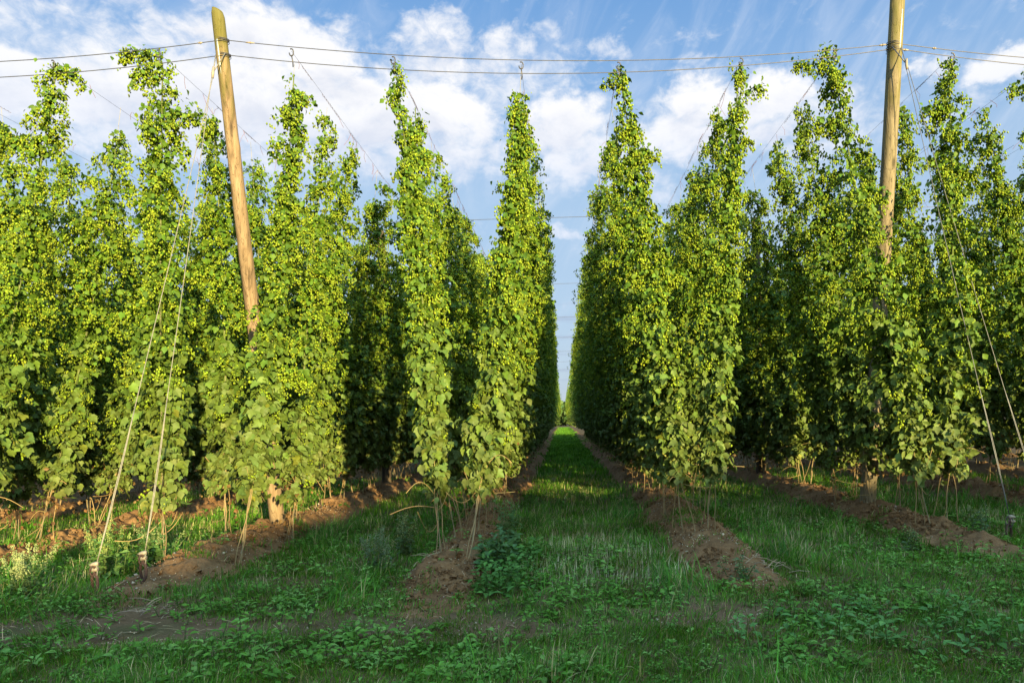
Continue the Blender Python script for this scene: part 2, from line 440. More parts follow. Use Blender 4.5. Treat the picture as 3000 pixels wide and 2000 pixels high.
    # stem: twisted bines round the string
    if lod < 2:
        A = Acc(); ts = np.linspace(0, 1, 60 if lod == 0 else 20) ** 1.4
        C0 = axis(ts)
        ns = 3 if lod == 0 else 1
        for q in range(ns):
            ph = q * 2.1 + ts * 55; am = .015 * (1 - .6 * ts)
            C = C0 + np.stack([np.cos(ph) * am, np.sin(ph) * am, 0 * ts], -1)
            if q and ns > 1:
                f = np.maximum(0, 1 - ts / .16) ** 1.1; C = C + np.stack([f * rs.uniform(-.17, .17), f * rs.uniform(-.22, .22), 0 * ts], -1)
            A.tube(C[:int(len(ts) * min(1, tmax + .02))], np.interp(ts, [0, .2, 1], [.0062, .006, .004])[:int(len(ts) * min(1, tmax + .02))], 5, stemcol(C[:int(len(ts) * min(1, tmax + .02))], top[2]))
        A.tube(C0, .003, 4, (.24, .21, .14))
        if lod == 0:      # a few loose tendrils near the foot
            for q in range(4):
                b = axis(rs.uniform(.03, .14)); e = b + [rs.uniform(-.5, .5), rs.uniform(-.4, .4), rs.uniform(-.25, .35)]
                u = np.linspace(0, 1, 8)[:, None]
                A.tube(b * (1 - u) + e * u + np.array([0, 0, .18]) * np.sin(pi * u) * rs.uniform(-1, 1), .004, 4, cols((.24, .17, .07), 1, .3)[0])
        res['stem'] = A.mesh('stem', M_STEM, True)
    if withered:
        n = 40; tl = rs.uniform(.05, tmin + .04, n)
        p = axis(tl) + rs.normal(0, .14, (n, 3)); d = rs.normal(0, .5, (n, 3)) + [0, 0, -1]
        A = Acc(); A.scatter(SV, SF, frames(rs.normal(0, 1, (n, 3)), d, rs.uniform(.035, .08, n)), p, cols((.13, .075, .028), n, .45, .1))
        res['withered_leaves'] = A.mesh('withered_leaves', M_LEAF)
    return res

N_BINE = [0]
def place_bine(parts, loc, label, group):
    root = empty('hop_bine', loc); tag(root, label, 'hop plant', group)
    for nme, me in parts.items(): obj(nme, me, root)
    N_BINE[0] += 1
    return root

ORD = ['front', 'second', 'third', 'fourth', 'fifth', 'sixth', 'seventh', 'eighth']
ROWTXT = {'E': 'row beyond the left pole', 'F': 'row at the far left edge', 'B': "left pole's row",
          'A': 'row left of the grass aisle', 'C': 'row right of the grass aisle', 'D': "right pole's row", 'G': 'row beyond the right pole', 'L': 'row at the far right edge'}
HAND = {
 ('A', -1): 'tall thin tipped hop bine standing left on the central soil ridge',
 ('A', 1): 'slender hop bine under a bare dead string, bordering the aisle on its left',
 ('C', -1): 'dense hop bine with blunt top bordering the aisle on its right',
 ('C', 1): 'tall hop bine with a side tuft at its top, right of the aisle-side bine',
 ('B', -1): 'broad hop bine behind the two pale guy cables, its top drooping left',
 ('B', 1): 'ragged hop bine growing beside the leaning left pole, its right neighbour',
 ('D', -1): 'tallest hop bine, rising above the cable just left of the right pole',
 ('D', 1): 'leafy hop bine behind the right pole guy cables',
 ('E', 1): 'narrow topped hop bine at the left edge under the wires',
 ('E', -1): 'hop bine at the left edge cut by the picture border',
 ('G', -1): 'loose gappy hop bine at the right border of the photo',
}
def bine_label(row, side, k):
    if k == 0 and (row, side) in HAND: return HAND[(row, side)]
    sd = 'left-leaning' if side < 0 else 'right-leaning'
    if k < 8: return f"{ORD[k]} hop bine from the front on the {sd} strings, {ROWTXT[row]}"
    return f"hop bine deep inside the field on the {sd} strings, {ROWTXT[row]}"

PROF = {
 ('A', -1, 0): dict(R=[(0, .09), (.12, .22), (.3, .28), (.5, .29), (.65, .27), (.78, .22), (.84, .15), (.87, .07), (.95, .05), (1, .04)], tmax=.985, shoot=[(.83, .1, .22, .2, .06)]),
 ('A', 1, 0): dict(R=[(0, .09), (.12, .27), (.3, .32), (.45, .31), (.6, .27), (.72, .21), (.82, .14), (.93, .08)], tmax=.925, shoot=[(.885, 3.0, .15, .3, .05), (.79, .2, .25, .0, .05), (.56, 3.1, .35, .4, .06)]),
 ('C', -1, 0): dict(R=[(0, .09), (.12, .27), (.3, .38), (.5, .36), (.7, .31), (.82, .22), (.92, .17), (1, .14)], tmax=.985, nlat=260, shoot=[(.97, 3.0, .2, .5, .06), (.80, .2, .40, .1, .06), (.55, .4, .5, .4, .08)]),
 ('C', 1, 0): dict(R=[(0, .09), (.10, .28), (.3, .36), (.5, .32), (.7, .26), (.85, .17), (1, .13)], tmax=1.0, shoot=[(.94, .1, .42, .1, .05), (.83, .2, .25, .5, .06), (.74, 2.9, .35, .5, .08)]),
 ('B', -1, 0): dict(R=[(0, .09), (.10, .27), (.3, .36), (.5, .37), (.7, .36), (.85, .31), (1, .23)], tmax=1.0, nlat=270, shoot=[(1.02, 3.1, .55, .25, .09), (.97, 3.3, .35, .2, .10), (.88, .1, .55, .35, .09)]),
 ('B', 1, 0): dict(R=[(0, .09), (.08, .24), (.3, .28), (.5, .26), (.7, .28), (.85, .23), (1, .14)], tmax=.975, shoot=[(.93, .2, .25, .5, .06), (.35, .3, .5, .4, .1)]),
 ('B', 1, 1): dict(R=[(0, .08), (.10, .24), (.3, .26), (.5, .27), (.7, .25), (.85, .2), (1, .1)], tmax=.97, nlat=200, shoot=[(.8, .3, .4, .5, .07), (.6, -.4, .4, .5, .08)]),
 ('D', -1, 0): dict(R=[(0, .09), (.12, .30), (.3, .42), (.5, .39), (.7, .34), (.85, .25), (1, .17)], tmax=1.05, nlat=260, shoot=[(1.0, 3.1, .55, .15, .05), (.86, 3.1, .5, .3, .08), (.7, .2, .45, .3, .08)]),
 ('D', 1, 0): dict(R=[(0, .09), (.10, .30), (.3, .42), (.5, .39), (.7, .34), (.85, .27), (1, .2)], tmax=1.02, nlat=260, shoot=[(.9, 3.1, .4, .3, .07), (.75, .2, .45, .4, .08)]),
 ('E', 1, 0): dict(R=[(0, .09), (.10, .30), (.3, .40), (.5, .38), (.7, .32), (.85, .24), (1, .17)], tmax=.99, nlat=250, shoot=[(.98, .1, .38, .7, .06), (.82, 3.1, .7, .1, .10)]),
 ('G', -1, 0): dict(R=[(0, .09), (.10, .32), (.3, .36), (.5, .30), (.62, .20), (.8, .14), (1, .12)], tmax=1.0, nlat=140, shoot=[(.95, 3.1, .5, .2, .07), (.85, 3.1, .45, .4, .07), (.7, 3.1, .5, .3, .08)]),
}
BASE_R = [(0, .06), (.07, .14), (.14, .28), (.3, .38), (.5, .39), (.7, .36), (.85, .28), (1, .14)]
GRP = 'hop bines climbing their strings in rows'

# reusable bines for the inner field (origin at foot, leaning to +x)
VARS = {}
for side in (-1, 1):
    VARS[side] = [bine_parts((side * .88, rs.uniform(-.1, .1), WZ - .25), tmax=rs.uniform(.90, 1.0), tmin=.09, R=[(a, b * f) for a, b in BASE_R],
                             nlat=270, lod=0 if q < 3 else 1, shoot=[(rs.uniform(.4, .98), rs.uniform(0, 6.28), rs.uniform(.22, .45), .4, .07) for _ in range(4)], withered=(q % 2 == 0)) for q, f in enumerate((1.0, 1.08, .95, 1.05, 1.0, 1.1))]
PITCH = 1.45
FAR = []      # the rest, joined to one object
def row_bines(row, n_ind, y_end, sides=(-1, 1)):
    y0 = FIRST.get(row, 9.3)
    for side in sides:
        n = 0; k = 0
        while True:
            by = y0 + PITCH * k + rs.uniform(-.18, .18)
            wx = ROWX[row] + side * .9
            ty = max(wireY(wx) + PITCH * k * .93 + .1, by)      # the outer strings slope out towards the camera
            if ty > y_end: break
            lean = ty - by
            bx = ROWX[row] + rs.uniform(-.1, .1) + .17 * side
            if row == 'B' and k < 2: bx += .34 if side > 0 else -.12
            bz = float(ground_h(np.array([bx]), np.array([by]))[0]) - .02
            if k < n_ind:
                if k < 3 and row in 'EBACDG':
                    kw = dict(PROF[(row, side, k)]) if (row, side, k) in PROF else dict(R=[(a, b * rs.uniform(.95, 1.15)) for a, b in BASE_R], tmax=rs.uniform(.93, 1.0), shoot=[(rs.uniform(.5, .98), rs.uniform(0, 6.28), rs.uniform(.22, .45), .4, .07) for _ in range(3)])
                    kw.setdefault('nlat', 260)
                    if (row, side, k) in PROF: kw['slim'] = .84 if row in 'AC' else .92
                    parts = bine_parts((wx - bx, lean, WZ - bz), tmin=.112 if k == 0 else .108, withered=k > 0, bow=.1, **kw)
                else:
                    pool = VARS[side][:3] if k < 9 else VARS[side]
                    parts = pool[rs.randint(len(pool))]
                    bx = ROWX[row] + .1 * side
                place_bine(parts, (bx, by if k < 3 else ty, bz), bine_label(row, side, k), GRP)
            else:
                FAR.append((ROWX[row], ty, side))
            k += 1
row_bines('A', 26, 185); row_bines('C', 26, 185)
row_bines('B', 20, 75); row_bines('D', 20, 75)
row_bines('E', 14, 55); row_bines('G', 14, 55)
row_bines('F', 10, 45); row_bines('L', 10, 45)
for r in 'HIJMNK': row_bines(r, 0, 42)

def far_object():
    def soup(name, nl, lod):
        p = bine_parts((.88, 0, WZ - .25), tmax=.97, R=[(a, b * (1.1 if nl > 100 else 1.38)) for a, b in BASE_R], nlat=nl, lod=lod)
        out = []
        for q in ('leaves', 'cones'):
            me = p[q]
            v = np.empty(len(me.vertices) * 3, np.float32); me.vertices.foreach_get('co', v)
            f = np.empty(len(me.loops), np.int32); me.loops.foreach_get('vertex_index', f)
            c = np.empty(len(me.vertices) * 4, np.float32); me.attributes['tint'].data.foreach_get('color', c)
            out.append((v.reshape(-1, 3), f.reshape(-1, 3), c.reshape(-1, 4)[:, :3])); bpy.data.meshes.remove(me)
        for q in p:
            if q not in ('leaves', 'cones'): bpy.data.meshes.remove(p[q])
        return out
    near = [soup('n', 170, 2) for _ in range(3)]; far = [soup('f', 70, 2) for _ in range(3)]
    A = Acc()
    for x, y, side in FAR:
        src = (near if y < 75 else far)[rs.randint(3)]
        for v, f, c in src:
            w = v.copy(); w[:, 0] *= side
            if rs.rand() < .5: w[:, 1] *= -1
            if y >= 75: w[:, 1] *= 1.3
            A.add(w + np.array([x, y, .2], np.float32), f, c)
    o = obj('distant_hop_rows', A.mesh('distant_hop_rows', M_LEAF))
    tag(o, 'mass of green hop rows far inside the field behind the nearer bines', 'hop plants', kind='stuff')
far_object()

# ------------------------------------------------------------------ poles
def pole_mesh(foot, axis_top, r0, r1, mat, seed, cut=.03):
    foot = np.array(foot, float); tp = np.array(axis_top, float)
    h = np.linalg.norm(tp - foot); nz_, na = 120, 36
    d = (tp - foot) / h
    u = np.cross(d, [0, 1, 0]); u /= np.linalg.norm(u); w = np.cross(d, u)
    t = np.linspace(0, 1, nz_); a = np.arange(na) / na * 2 * pi
    TT, AA = np.meshgrid(t, a, indexing='ij')
    rad = lerp(r0, r1, TT) * (1 + .05 * (fbm(AA * 1.0 / pi * 2 + seed, TT * 7, 3) - .5) + .05 * (fbm(np.cos(AA) * 2 + seed, TT * 3 + np.sin(AA) * 2, 2) - .5))
    # knot bulges
    rr = np.random.RandomState(seed)
    for q in range(9):
        ta, aa = rr.rand(), rr.rand() * 2 * pi
        rad += .010 * np.exp(-((TT - ta) * h / .06) ** 2 - ((np.angle(np.exp(1j * (AA - aa)))) * r0 / .045) ** 2)
    # drying crack
    rad -= .008 * np.exp(-((np.angle(np.exp(1j * (AA + 1.3 - .25 * np.sin(TT * 4))))) / .06) ** 2) * sstep(.25, .4, TT)
    e = sstep(1 - .014, 1, TT); rad *= 1 - .2 * e ** 2
    cx = .02 * np.sin(TT * 3 + seed)
    H = TT * h + cut * np.cos(AA - .6) * sstep(.97, 1, TT)
    V = ((np.cos(AA) * rad + cx)[..., None] * u + (np.sin(AA) * rad)[..., None] * w + H[..., None] * d).reshape(-1, 3)
    i = np.arange(nz_ - 1)[:, None] * na; j = np.arange(na)[None]
    a0 = i + j; a1 = i + (j + 1) % na
    F = np.concatenate([np.stack([a0, a1, a1 + na], -1).reshape(-1, 3), np.stack([a0, a1 + na, a0 + na], -1).reshape(-1, 3)])
    c = V[-na:].mean(0); V = np.concatenate([V, [c]])
    L = (nz_ - 1) * na; jj = np.arange(na)
    F = np.concatenate([F, np.stack([L + jj, L + (jj + 1) % na, np.full(na, nz_ * na)], -1)])
    return mesh_from('post', V, F, mat, None, True)

def ring(A, c, d, r, rt, c0=(.2, .2, .2), n=20):
    d = np.array(d, float); d /= np.linalg.norm(d)
    u = np.cross(d, [0, 1, 0]); u /= np.linalg.norm(u); w = np.cross(d, u)
    a = np.linspace(0, 2 * pi, n)
    A.tube(np.array(c) + r * (np.cos(a)[:, None] * u + np.sin(a)[:, None] * w), rt, 5, c0, cap=False)

PL_F = np.array([-4.55, 10.8, 0.0]); PL_T = np.array([-4.58, 9.42, 7.5])
PR_F = np.array([5.0, 11.3, 0.0]); PR_T = np.array([5.06, 9.93, 8.05])
def on_pole(F_, T_, z): return F_ + (T_ - F_) * ((z - F_[2]) / (T_[2] - F_[2]))
def main_pole(F_, T_, r0, r1, mat, seed, label, ties, strip):
    root = empty('leaning_pole', F_); tag(root, label, 'wooden pole', 'wooden poles holding the hop wires')
    d = T_ - F_; dn = d / np.linalg.norm(d)
    obj('post', pole_mesh((0, 0, 0), d, r0, r1, mat, seed), root)
    for z in ties:
        A = Acc(); c = on_pole(F_, T_, z) - F_; r = lerp(r0, r1, z / T_[2]) * .965 + .005
        ring(A, c, dn, r, .0055); ring(A, c + [0, 0, .018], dn + [.06, 0, 0], r + .001, .005); ring(A, c - [0, 0, .03], dn + [-.1, .05, 0], r + .002, .004)
        obj('wire_tie', A.mesh('wire_tie', M_WIRE, True), root)
    (x0, ang, z0, z1, wd) = strip
    A = Acc(); r = lerp(r0, r1, .9) + .004
    u = np.array([1., 0, 0]); w = np.cross(dn, u)
    V = []
    for z in np.linspace(z0, z1, 5):
        c = on_pole(F_, T_, z) - F_
        for da in (-wd, -wd * .33, wd * .33, wd):
            V.append(c + (r + (.003)) * (math.cos(ang + da) * u - math.sin(ang + da) * np.array([0, 1., 0])))
    F = []
    for i in range(4):
        for j in range(3):
            a = i * 4 + j; F += [(a, a + 1, a + 5), (a, a + 5, a + 4)]
    A.add(V, F); st = obj('tin_strip', A.mesh('tin_strip', M_TIN, True), root)
    md = st.modifiers.new('thick', 'SOLIDIFY'); md.thickness = .004; md.offset = 0
    return root
main_pole(PL_F, PL_T, .112, .083, M_POLE, 5, 'pale leaning timber pole with mossy cut top, left of the aisle', (7.12, 6.93), (0, 2.0, 6.66, 7.1, .16))
main_pole(PR_F, PR_T, .125, .099, M_POLE2, 9, 'thick greyish timber pole rising out of the top of the photo, right', (7.13, 7.06), (0, 1.1, 6.92, 7.55, .1))
# upright poles further in
inner0 = None
def inner_pole(x, y, label):
    global inner0
    root = empty('wooden_pole', (x, y, 0)); tag(root, label, 'wooden pole', 'wooden poles holding the hop wires')
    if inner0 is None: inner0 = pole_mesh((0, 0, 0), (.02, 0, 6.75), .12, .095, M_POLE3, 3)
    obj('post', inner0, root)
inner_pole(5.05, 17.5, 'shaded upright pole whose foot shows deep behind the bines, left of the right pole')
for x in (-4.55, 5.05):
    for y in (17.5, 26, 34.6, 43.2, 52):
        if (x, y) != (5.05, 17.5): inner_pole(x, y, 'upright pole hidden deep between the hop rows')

# ------------------------------------------------------------------ wires
def sag_pts(a, b, sag, n=24):
    u = np.linspace(0, 1, n)[:, None]; a = np.array(a, float); b = np.array(b, float)
    P = a + (b - a) * u; P[:, 2] -= (4 * sag * u * (1 - u))[:, 0]
    return P
def wire(name, pts, r, label, cat, group=None, mat=None, clamps=()):
    root = empty(name, pts[0]); tag(root, label, cat, group)
    A = Acc(); A.tube(np.array(pts) - pts[0], r, 6); obj('strand', A.mesh('strand', mat or M_WIRE, True), root)
    for c, d, ln, rr in clamps:
        A = Acc(); c = np.array(c, float) - pts[0]; d = np.array(d, float) / np.linalg.norm(d)
        A.tube([c - d * ln, c - d * ln * .4, c + d * ln * .4, c + d * ln], [rr * .7, rr, rr, rr * .6], 7)
        ring(A, c, d, rr * 1.3, rr * .35, n=10)
        obj('clamp', A.mesh('clamp', M_CLAMP, True), root)
    return root
lft = lambda z, dx=0: on_pole(PL_F, PL_T, z) + [dx, 0, 0]
rgt = lambda z, dx=0: on_pole(PR_F, PR_T, z) + [dx, 0, 0]
up_pts = np.concatenate([sag_pts((-14.15, 8.85, 7.1), lft(7.12, -.10), .36), sag_pts(lft(7.12, .10), rgt(7.13, -.10), .26), sag_pts(rgt(7.13, .11), (14.65, 10.6, 7.1), .3)])
lo_pts = np.concatenate([sag_pts((-14.15, 8.85, 6.93), lft(6.93, -.10), .38), sag_pts(lft(6.93, .10), rgt(7.06, -.10), .30), sag_pts(rgt(7.06, .11), (14.65, 10.6, 7.0), .34)])
def onw(P, x): return np.array([x, np.interp(x, P[:, 0], P[:, 1]), np.interp(x, P[:, 0], P[:, 2])])
wire('cross_wire', up_pts, .0052, 'upper of the two front steel cables between the tall poles', 'cable', 'cross cables',
     clamps=[(onw(up_pts, -4.88), (1, .05, .12), .03, .012), (onw(up_pts, -4.20), (1, .05, -.08), .06, .011), (onw(up_pts, 4.88), (1, 0, .1), .05, .013), (onw(up_pts, 5.66), (1, 0, -.1), .03, .013)])
wire('cross_wire', lo_pts, .0052, 'lower of the two front steel cables between the tall poles', 'cable', 'cross cables',
     clamps=[(onw(lo_pts, 5.22), (1, 0, -.1), .05, .013)])
for y in (17.9, 26.5, 35, 43.4, 52, 61, 70):
    wire('cross_wire', sag_pts((-20, y, 7.05), (20, y, 7.05), .0), .006 if y < 40 else .007, 'thin cable crossing high over the aisle deep in the field', 'cable', 'cross cables')

# row wires with dead tendrils on the first metres
def row_wire(row, side, label):
    x = ROWX[row] + side * .9; y0 = wireY(x)
    u = np.linspace(0, 1, 60) ** 1.6
    z = np.interp(np.array([x]), np.sort(up_pts[:, 0]), up_pts[np.argsort(up_pts[:, 0]), 2])[0] if True else WZ
    P = np.stack([np.full(60, x), y0 + u * 150, lerp(z - .05, 6.95, np.minimum(1, u * 12))], -1)
    root = empty('row_wire', P[0]); tag(root, label, 'wire', 'wires running along the hop rows')
    A = Acc(); A.tube(P - P[0], .0021, 5); obj('strand', A.mesh('strand', M_WIRE, True), root)
    # hook over the cross cable
    a = np.linspace(-.5, 4.6, 14)
    H = np.stack([.03 * np.sin(a), 0 * a, .05 * np.cos(a) - .02], -1)
    A = Acc(); A.tube(H, .009, 5); A.tube([(0, 0, -.06), (.01, .02, -.14), (0, .05, -.2)], .008, 5); obj('hook', A.mesh('hook', M_WIRE, True), root)
    A = Acc(); n = 46
    for q in range(n):
        yy = rs.uniform(0, 14); zz = lerp(z - .05, 6.95, min(1, (yy / 150) ** (1 / 1.6) * 12)) - P[0][2]
        p = np.array([0, yy, zz])
        if rs.rand() < .5:   # twisted remains round the wire
            uu = np.linspace(0, 1, 12); A.tube(p + np.stack([.007 * np.cos(uu * 25), uu * rs.uniform(.2, .5), .007 * np.sin(uu * 25)], -1), .003, 4, cols((.12, .07, .06), 1, .3)[0])
        else:                # hanging threads
            e = p + [rs.uniform(-.12, .12), rs.uniform(-.1, .1), -rs.uniform(.08, .3)]
            A.tube([p, (p + e) / 2 + rs.normal(0, .015, 3), e], .0028, 4, cols((.13, .06, .06), 1, .3)[0])
    obj('dead_tendrils', A.mesh('dead_tendrils', M_STEM), root)['kind'] = 'stuff'
for row in 'FEBACDGL':
    for side in (-1, 1):
        row_wire(row, side, f"steel wire carrying the {'left-leaning' if side < 0 else 'right-leaning'} strings, {ROWTXT[row]}")

# ------------------------------------------------------------------ guys and anchors
def guy(att, joint, anchors, mat, labels, alabels, pole_r):
    for k, (anc, sway) in enumerate(anchors):
        anc = np.array(anc, float); base = anc.copy(); base[2] = float(ground_h(anc[:1], anc[1:2])[0])
        clampz = base + [0.02, .04, .30]
        root = empty('guy_cable', clampz); tag(root, labels[k], 'guy cable', 'guy cables bracing the leaning poles')
        A = Acc()
        off = np.array([.012 * (k * 2 - 1), 0, 0])
        P = sag_pts(clampz, np.array(joint) + off, .05, 30)
        A.tube(P - clampz, .005, 6)
        n2 = 9
        A.tube(P[:n2] - clampz + np.stack([.014 * np.sin(np.linspace(0, pi, n2)), 0 * np.arange(n2), 0 * np.arange(n2)], -1), .005, 6)
        if k == 0:
            A.tube([np.array(joint) - clampz, np.array(att[0]) - clampz], .008, 6); A.tube([np.array(joint) - clampz, np.array(att[1]) - clampz], .007, 6)
        # short loop through the anchor eye
        e = base + [-.0, .02, .16]
        a = np.linspace(0, 2 * pi, 16)
        lp = (clampz + e) / 2 + np.stack([.035 * np.sin(a), -.02 * np.sin(a), (.075) * np.cos(a)], -1)
        A.tube(lp - clampz, .0065, 6, cap=False)
        obj('strand', A.mesh('strand', mat, True), root)
        for q in range(2):
            A = Acc(); c = np.array([.0, 0, -.005 - .055 * q]); sg = sway
            A.tube([c + [.018 * -sg, 0, 0], c + [.01 * sg, -.005, 0], c + [.04 * sg, -.012, -.004], c + [.068 * sg, -.018, -.008]], [.024, .027, .022, .008], 9)
            obj('clamp', A.mesh('clamp', M_CLAMP, True), root)
        if k == 0:
            A = Acc(); j = np.array(joint) - clampz; A.tube([j + [0, -.02, -.09], j + [0, -.01, -.02], j + [.01, 0, .07]], [.014, .02, .016], 8); obj('joint_sleeve', A.mesh('joint_sleeve', M_CLAMP, True), root)
        # rusty anchor: bent rod with an open eye
        ar = empty('ground_anchor', base); tag(ar, alabels[k], 'anchor', 'rusty ground anchors')
        A = Acc()
        a = np.linspace(-.4, pi + .5, 18)
        A.tube(np.concatenate([[(-.085 * sway * -1 - .02, 0, -.2)], np.stack([-.05 * np.cos(a) * sway + 0.0, .02 * a, .08 + .12 * np.sin(a)], -1), [(.05 * -sway, .06, -.2)]]), .015, 8)
        obj('rod', A.mesh('rod', M_RUST, True), ar)
        A = Acc(); a = np.linspace(0, 2 * pi, 18)
        A.tube(np.stack([.012 * np.sin(a), np.sin(a) * .02, .23 + .05 * np.cos(a)], -1), .009, 7, cap=False); obj('shackle', A.mesh('shackle', M_RUST, True), ar)
pa = on_pole(PL_F, PL_T, 6.92)
guy([pa + [-.09, -.05, 0], pa + [.06, -.09, 0]], (-4.60, 9.25, 6.56), [((-4.62, 7.42, 0), -1), ((-5.0, 7.2, 0), -1)], M_ROPE,
    ['right one of the two pale guy cables of the left pole', 'left one of the two pale guy cables of the left pole'],
    ['rusty iron anchor eye at the foot of the right pale guy cable', 'rusty iron anchor eye at the foot of the left pale guy cable'], .1)
pa = on_pole(PR_F, PR_T, 7.05)
guy([pa + [-.07, -.1, 0], pa + [.06, -.09, 0]], (5.10, 9.85, 6.72), [((5.83, 8.95, 0), 1), ((6.5, 9.3, 0), 1)], M_ROPED,
    ['grey guy cable of the right pole ending at a clamp on the right soil ridge', 'dark guy cable of the right pole running out of the photo on the right'],
    ['curved rusty anchor on the soil ridge under the right guy cable', 'rusty anchor of the outermost guy cable, right'], .1)

# ------------------------------------------------------------------ ground cover
BV = np.array([(-.5, 0, 0), (.5, 0, 0), (-.42, .4, .03), (.42, .4, .03), (-.28, .75, -.05), (.28, .75, -.05), (0, 1, -.2)], np.float32)
BF = np.array([(0, 1, 3), (0, 3, 2), (2, 3, 5), (2, 5, 4), (4, 5, 6)], np.int32)
BV2 = np.array([(-.5, 0, 0), (.5, 0, 0), (-.4, .5, .0), (.4, .5, .0), (0, 1, -.12)], np.float32)
BF2 = np.array([(0, 1, 3), (0, 3, 2), (2, 3, 4)], np.int32)
def xr(y): return -.84 * y - 1.6, .70 * y + 1.6
def row_dist(x):
    d = np.full(x.shape, 9.)
    for r in ROWX: d = np.minimum(d, np.abs(x - ROWX[r]))
    return d
def ridge_any(x, y):
    h = np.zeros(x.shape)
    for r in ROWX: h = np.maximum(h, ridge_h(r, x, y))
    return h
def sample(n, ya, yb, xlim=None):
    y = rs.uniform(ya, yb, n); a, b = xr(y)
    if xlim: a = np.maximum(a, xlim[0]); b = np.minimum(b, xlim[1])
    return rs.uniform(0, 1, n) * (b - a) + a, y
def bare(x, y):
    """1 where the soil lies bare"""
    b = sstep(.02, .07, ridge_any(x, y))
    patch = sstep(.46, .6, fbm(x * 1.5 + 5, y * 2.3 + 2, 4)) * np.exp(-((y - 5.7) / 1.0) ** 2)
    left = np.exp(-((x + 4.1) / 1.5) ** 2 - ((y - 5.8) / .40) ** 2) * 1.7 + np.exp(-((x + 4.0) / .5) ** 2 - ((y - 6.5) / .5) ** 2)
    return np.clip(np.maximum(b, np.maximum(patch * .8, left)), 0, 1)
def blades(A, n, ya, yb, hmin, hmax, width, colr, dens=None, tmpl=(BV, BF), xlim=None, lean=.65, var=.42):
    x, y = sample(n, ya, yb, xlim)
    keep = rs.rand(n) > bare(x, y) * sstep(.22, .4, fbm(x * 2.1 + 91, y * 2.1, 3))
    if dens is not None: keep &= rs.rand(n) < dens(x, y)
    x, y = x[keep], y[keep]; n = len(x)
    cl = fbm(x * 2.3, y * 2.3 + 40, 3)
    h = rs.uniform(hmin, hmax, n) * (.35 + 1.3 * cl)
    a = rs.uniform(0, 2 * pi, n) * .5 + fbm(x * 1.5 + 9, y * 1.5, 2) * 9
    tilt = np.abs(rs.normal(0, lean, n))
    d = np.stack([np.cos(a) * tilt, np.sin(a) * tilt, np.ones(n)], -1)
    nr = np.stack([np.cos(a), np.sin(a), np.zeros(n)], -1) + rs.normal(0, .3, (n, 3))
    M = frames(-nr, d, np.stack([np.full(n, width) * rs.uniform(.7, 1.4, n), h, h], -1))
    T = np.stack([x, y, ground_h(x, y) - .008], -1)
    pal = np.array(colr); pick = rs.choice(len(pal), n, p=None)
    c = pal[pick] * (1 + rs.uniform(-var, var, (n, 1)))
    c = c * (.55 + .9 * fbm(x * 1.3 + 70, y * 1.3, 4))[:, None]
    A.scatter(tmpl[0], tmpl[1], M, T, c)
G1, G2, G3, GY = (.066, .180, .014), (.090, .205, .016), (.056, .150, .022), (.32, .27, .14)
GB, GL_ = (.11, .085, .03), (.13, .24, .05)
A = Acc()
blades(A, 120000, 3.7, 5.6, .03, .105, .0042, [G1, G2, G1, G3, G2, G1, G2, G3, G1, G2, G3, GB, GY, GL_])
blades(A, 100000, 5.2, 8.0, .03, .09, .0055, [G1, G2, G1, G3, G2, G1, G2, G3, GB, GY, GL_])
blades(A, 95000, 7.8, 12.5, .04, .13, .008, [G1, G2, G1, G3, G2, G1, G2, G3, G1, GY])
blades(A, 80000, 12.3, 22, .06, .18, .012, [G1, G2, G2, G3, G2, G1, GY], tmpl=(BV2, BF2), xlim=(-12, 11))
blades(A, 60000, 21.5, 60, .07, .2, .03, [G1, G2, G2, G3, G2, G1], tmpl=(BV2, BF2), xlim=(-5, 5.5))
blades(A, 22000, 60, 190, .08, .25, .08, [G1, G2, G2, G3], tmpl=(BV2, BF2), xlim=(-1.2, 1.8))
o = obj('grass', A.mesh('grass', M_GRASS)); tag(o, 'short uneven green grass covering the headland and the strips between rows', 'grass', kind='stuff')

# coarse long grass tufts along the ridge feet and at the left
A = Acc()
tuft = lambda x, y: np.clip(np.exp(-((row_dist(x) - .85) / .28) ** 2) * sstep(6.0, 7.0, y) * sstep(.45, .6, fbm(x * 1.2 + 3, y * 1.2, 3)) + 1.2 * np.exp(-((x + 5.6) / .8) ** 2 - ((y - 6.7) / .55) ** 2) + .13 * sstep(.55, .7, fbm(x * .9 + 33, y * .9 + 8, 3)), 0, 1)
blades(A, 60000, 3.9, 13, .14, .32, .009, [(.06, .18, .022), (.08, .20, .024), (.055, .155, .03), (.06, .18, .022), (.24, .22, .1)], dens=tuft, lean=.9)
o = obj('tall_grass', A.mesh('tall_grass', M_GRASS)); tag(o, 'longer arching grass blades along the feet of the soil ridges', 'grass', kind='stuff')

# pale stubble standing in the middle of the grass strips
A = Acc()
stub = lambda x, y: sstep(.85, 1.2, row_dist(x)) * sstep(6.8, 8.0, y) * (.15 + .85 * sstep(.42, .6, fbm(x * .8 + 60, y * .5, 3)))
blades(A, 9000, 6.9, 12, .09, .20, .0055, [(.42, .37, .22), (.36, .32, .17), (.30, .30, .13)], dens=stub, tmpl=(BV2, BF2), lean=.16)
blades(A, 12000, 11.8, 30, .10, .20, .010, [(.36, .33, .17), (.30, .30, .12), (.2, .25, .07)], dens=stub, tmpl=(BV2, BF2), xlim=(-10, 9.5), lean=.16)
blades(A, 1600, 3.9, 6, .06, .16, .004, [(.32, .26, .13), (.25, .19, .09)], tmpl=(BV2, BF2), lean=.7)
blades(A, 2600, 6.9, 10, .09, .19, .0055, [(.46, .43, .30), (.40, .36, .22), (.36, .36, .2)], dens=lambda x, y: np.exp(-((x - .35) / .75) ** 2 - ((y - 8.0) / 1.1) ** 2), tmpl=(BV2, BF2), lean=.14, xlim=(-1, 1.7))
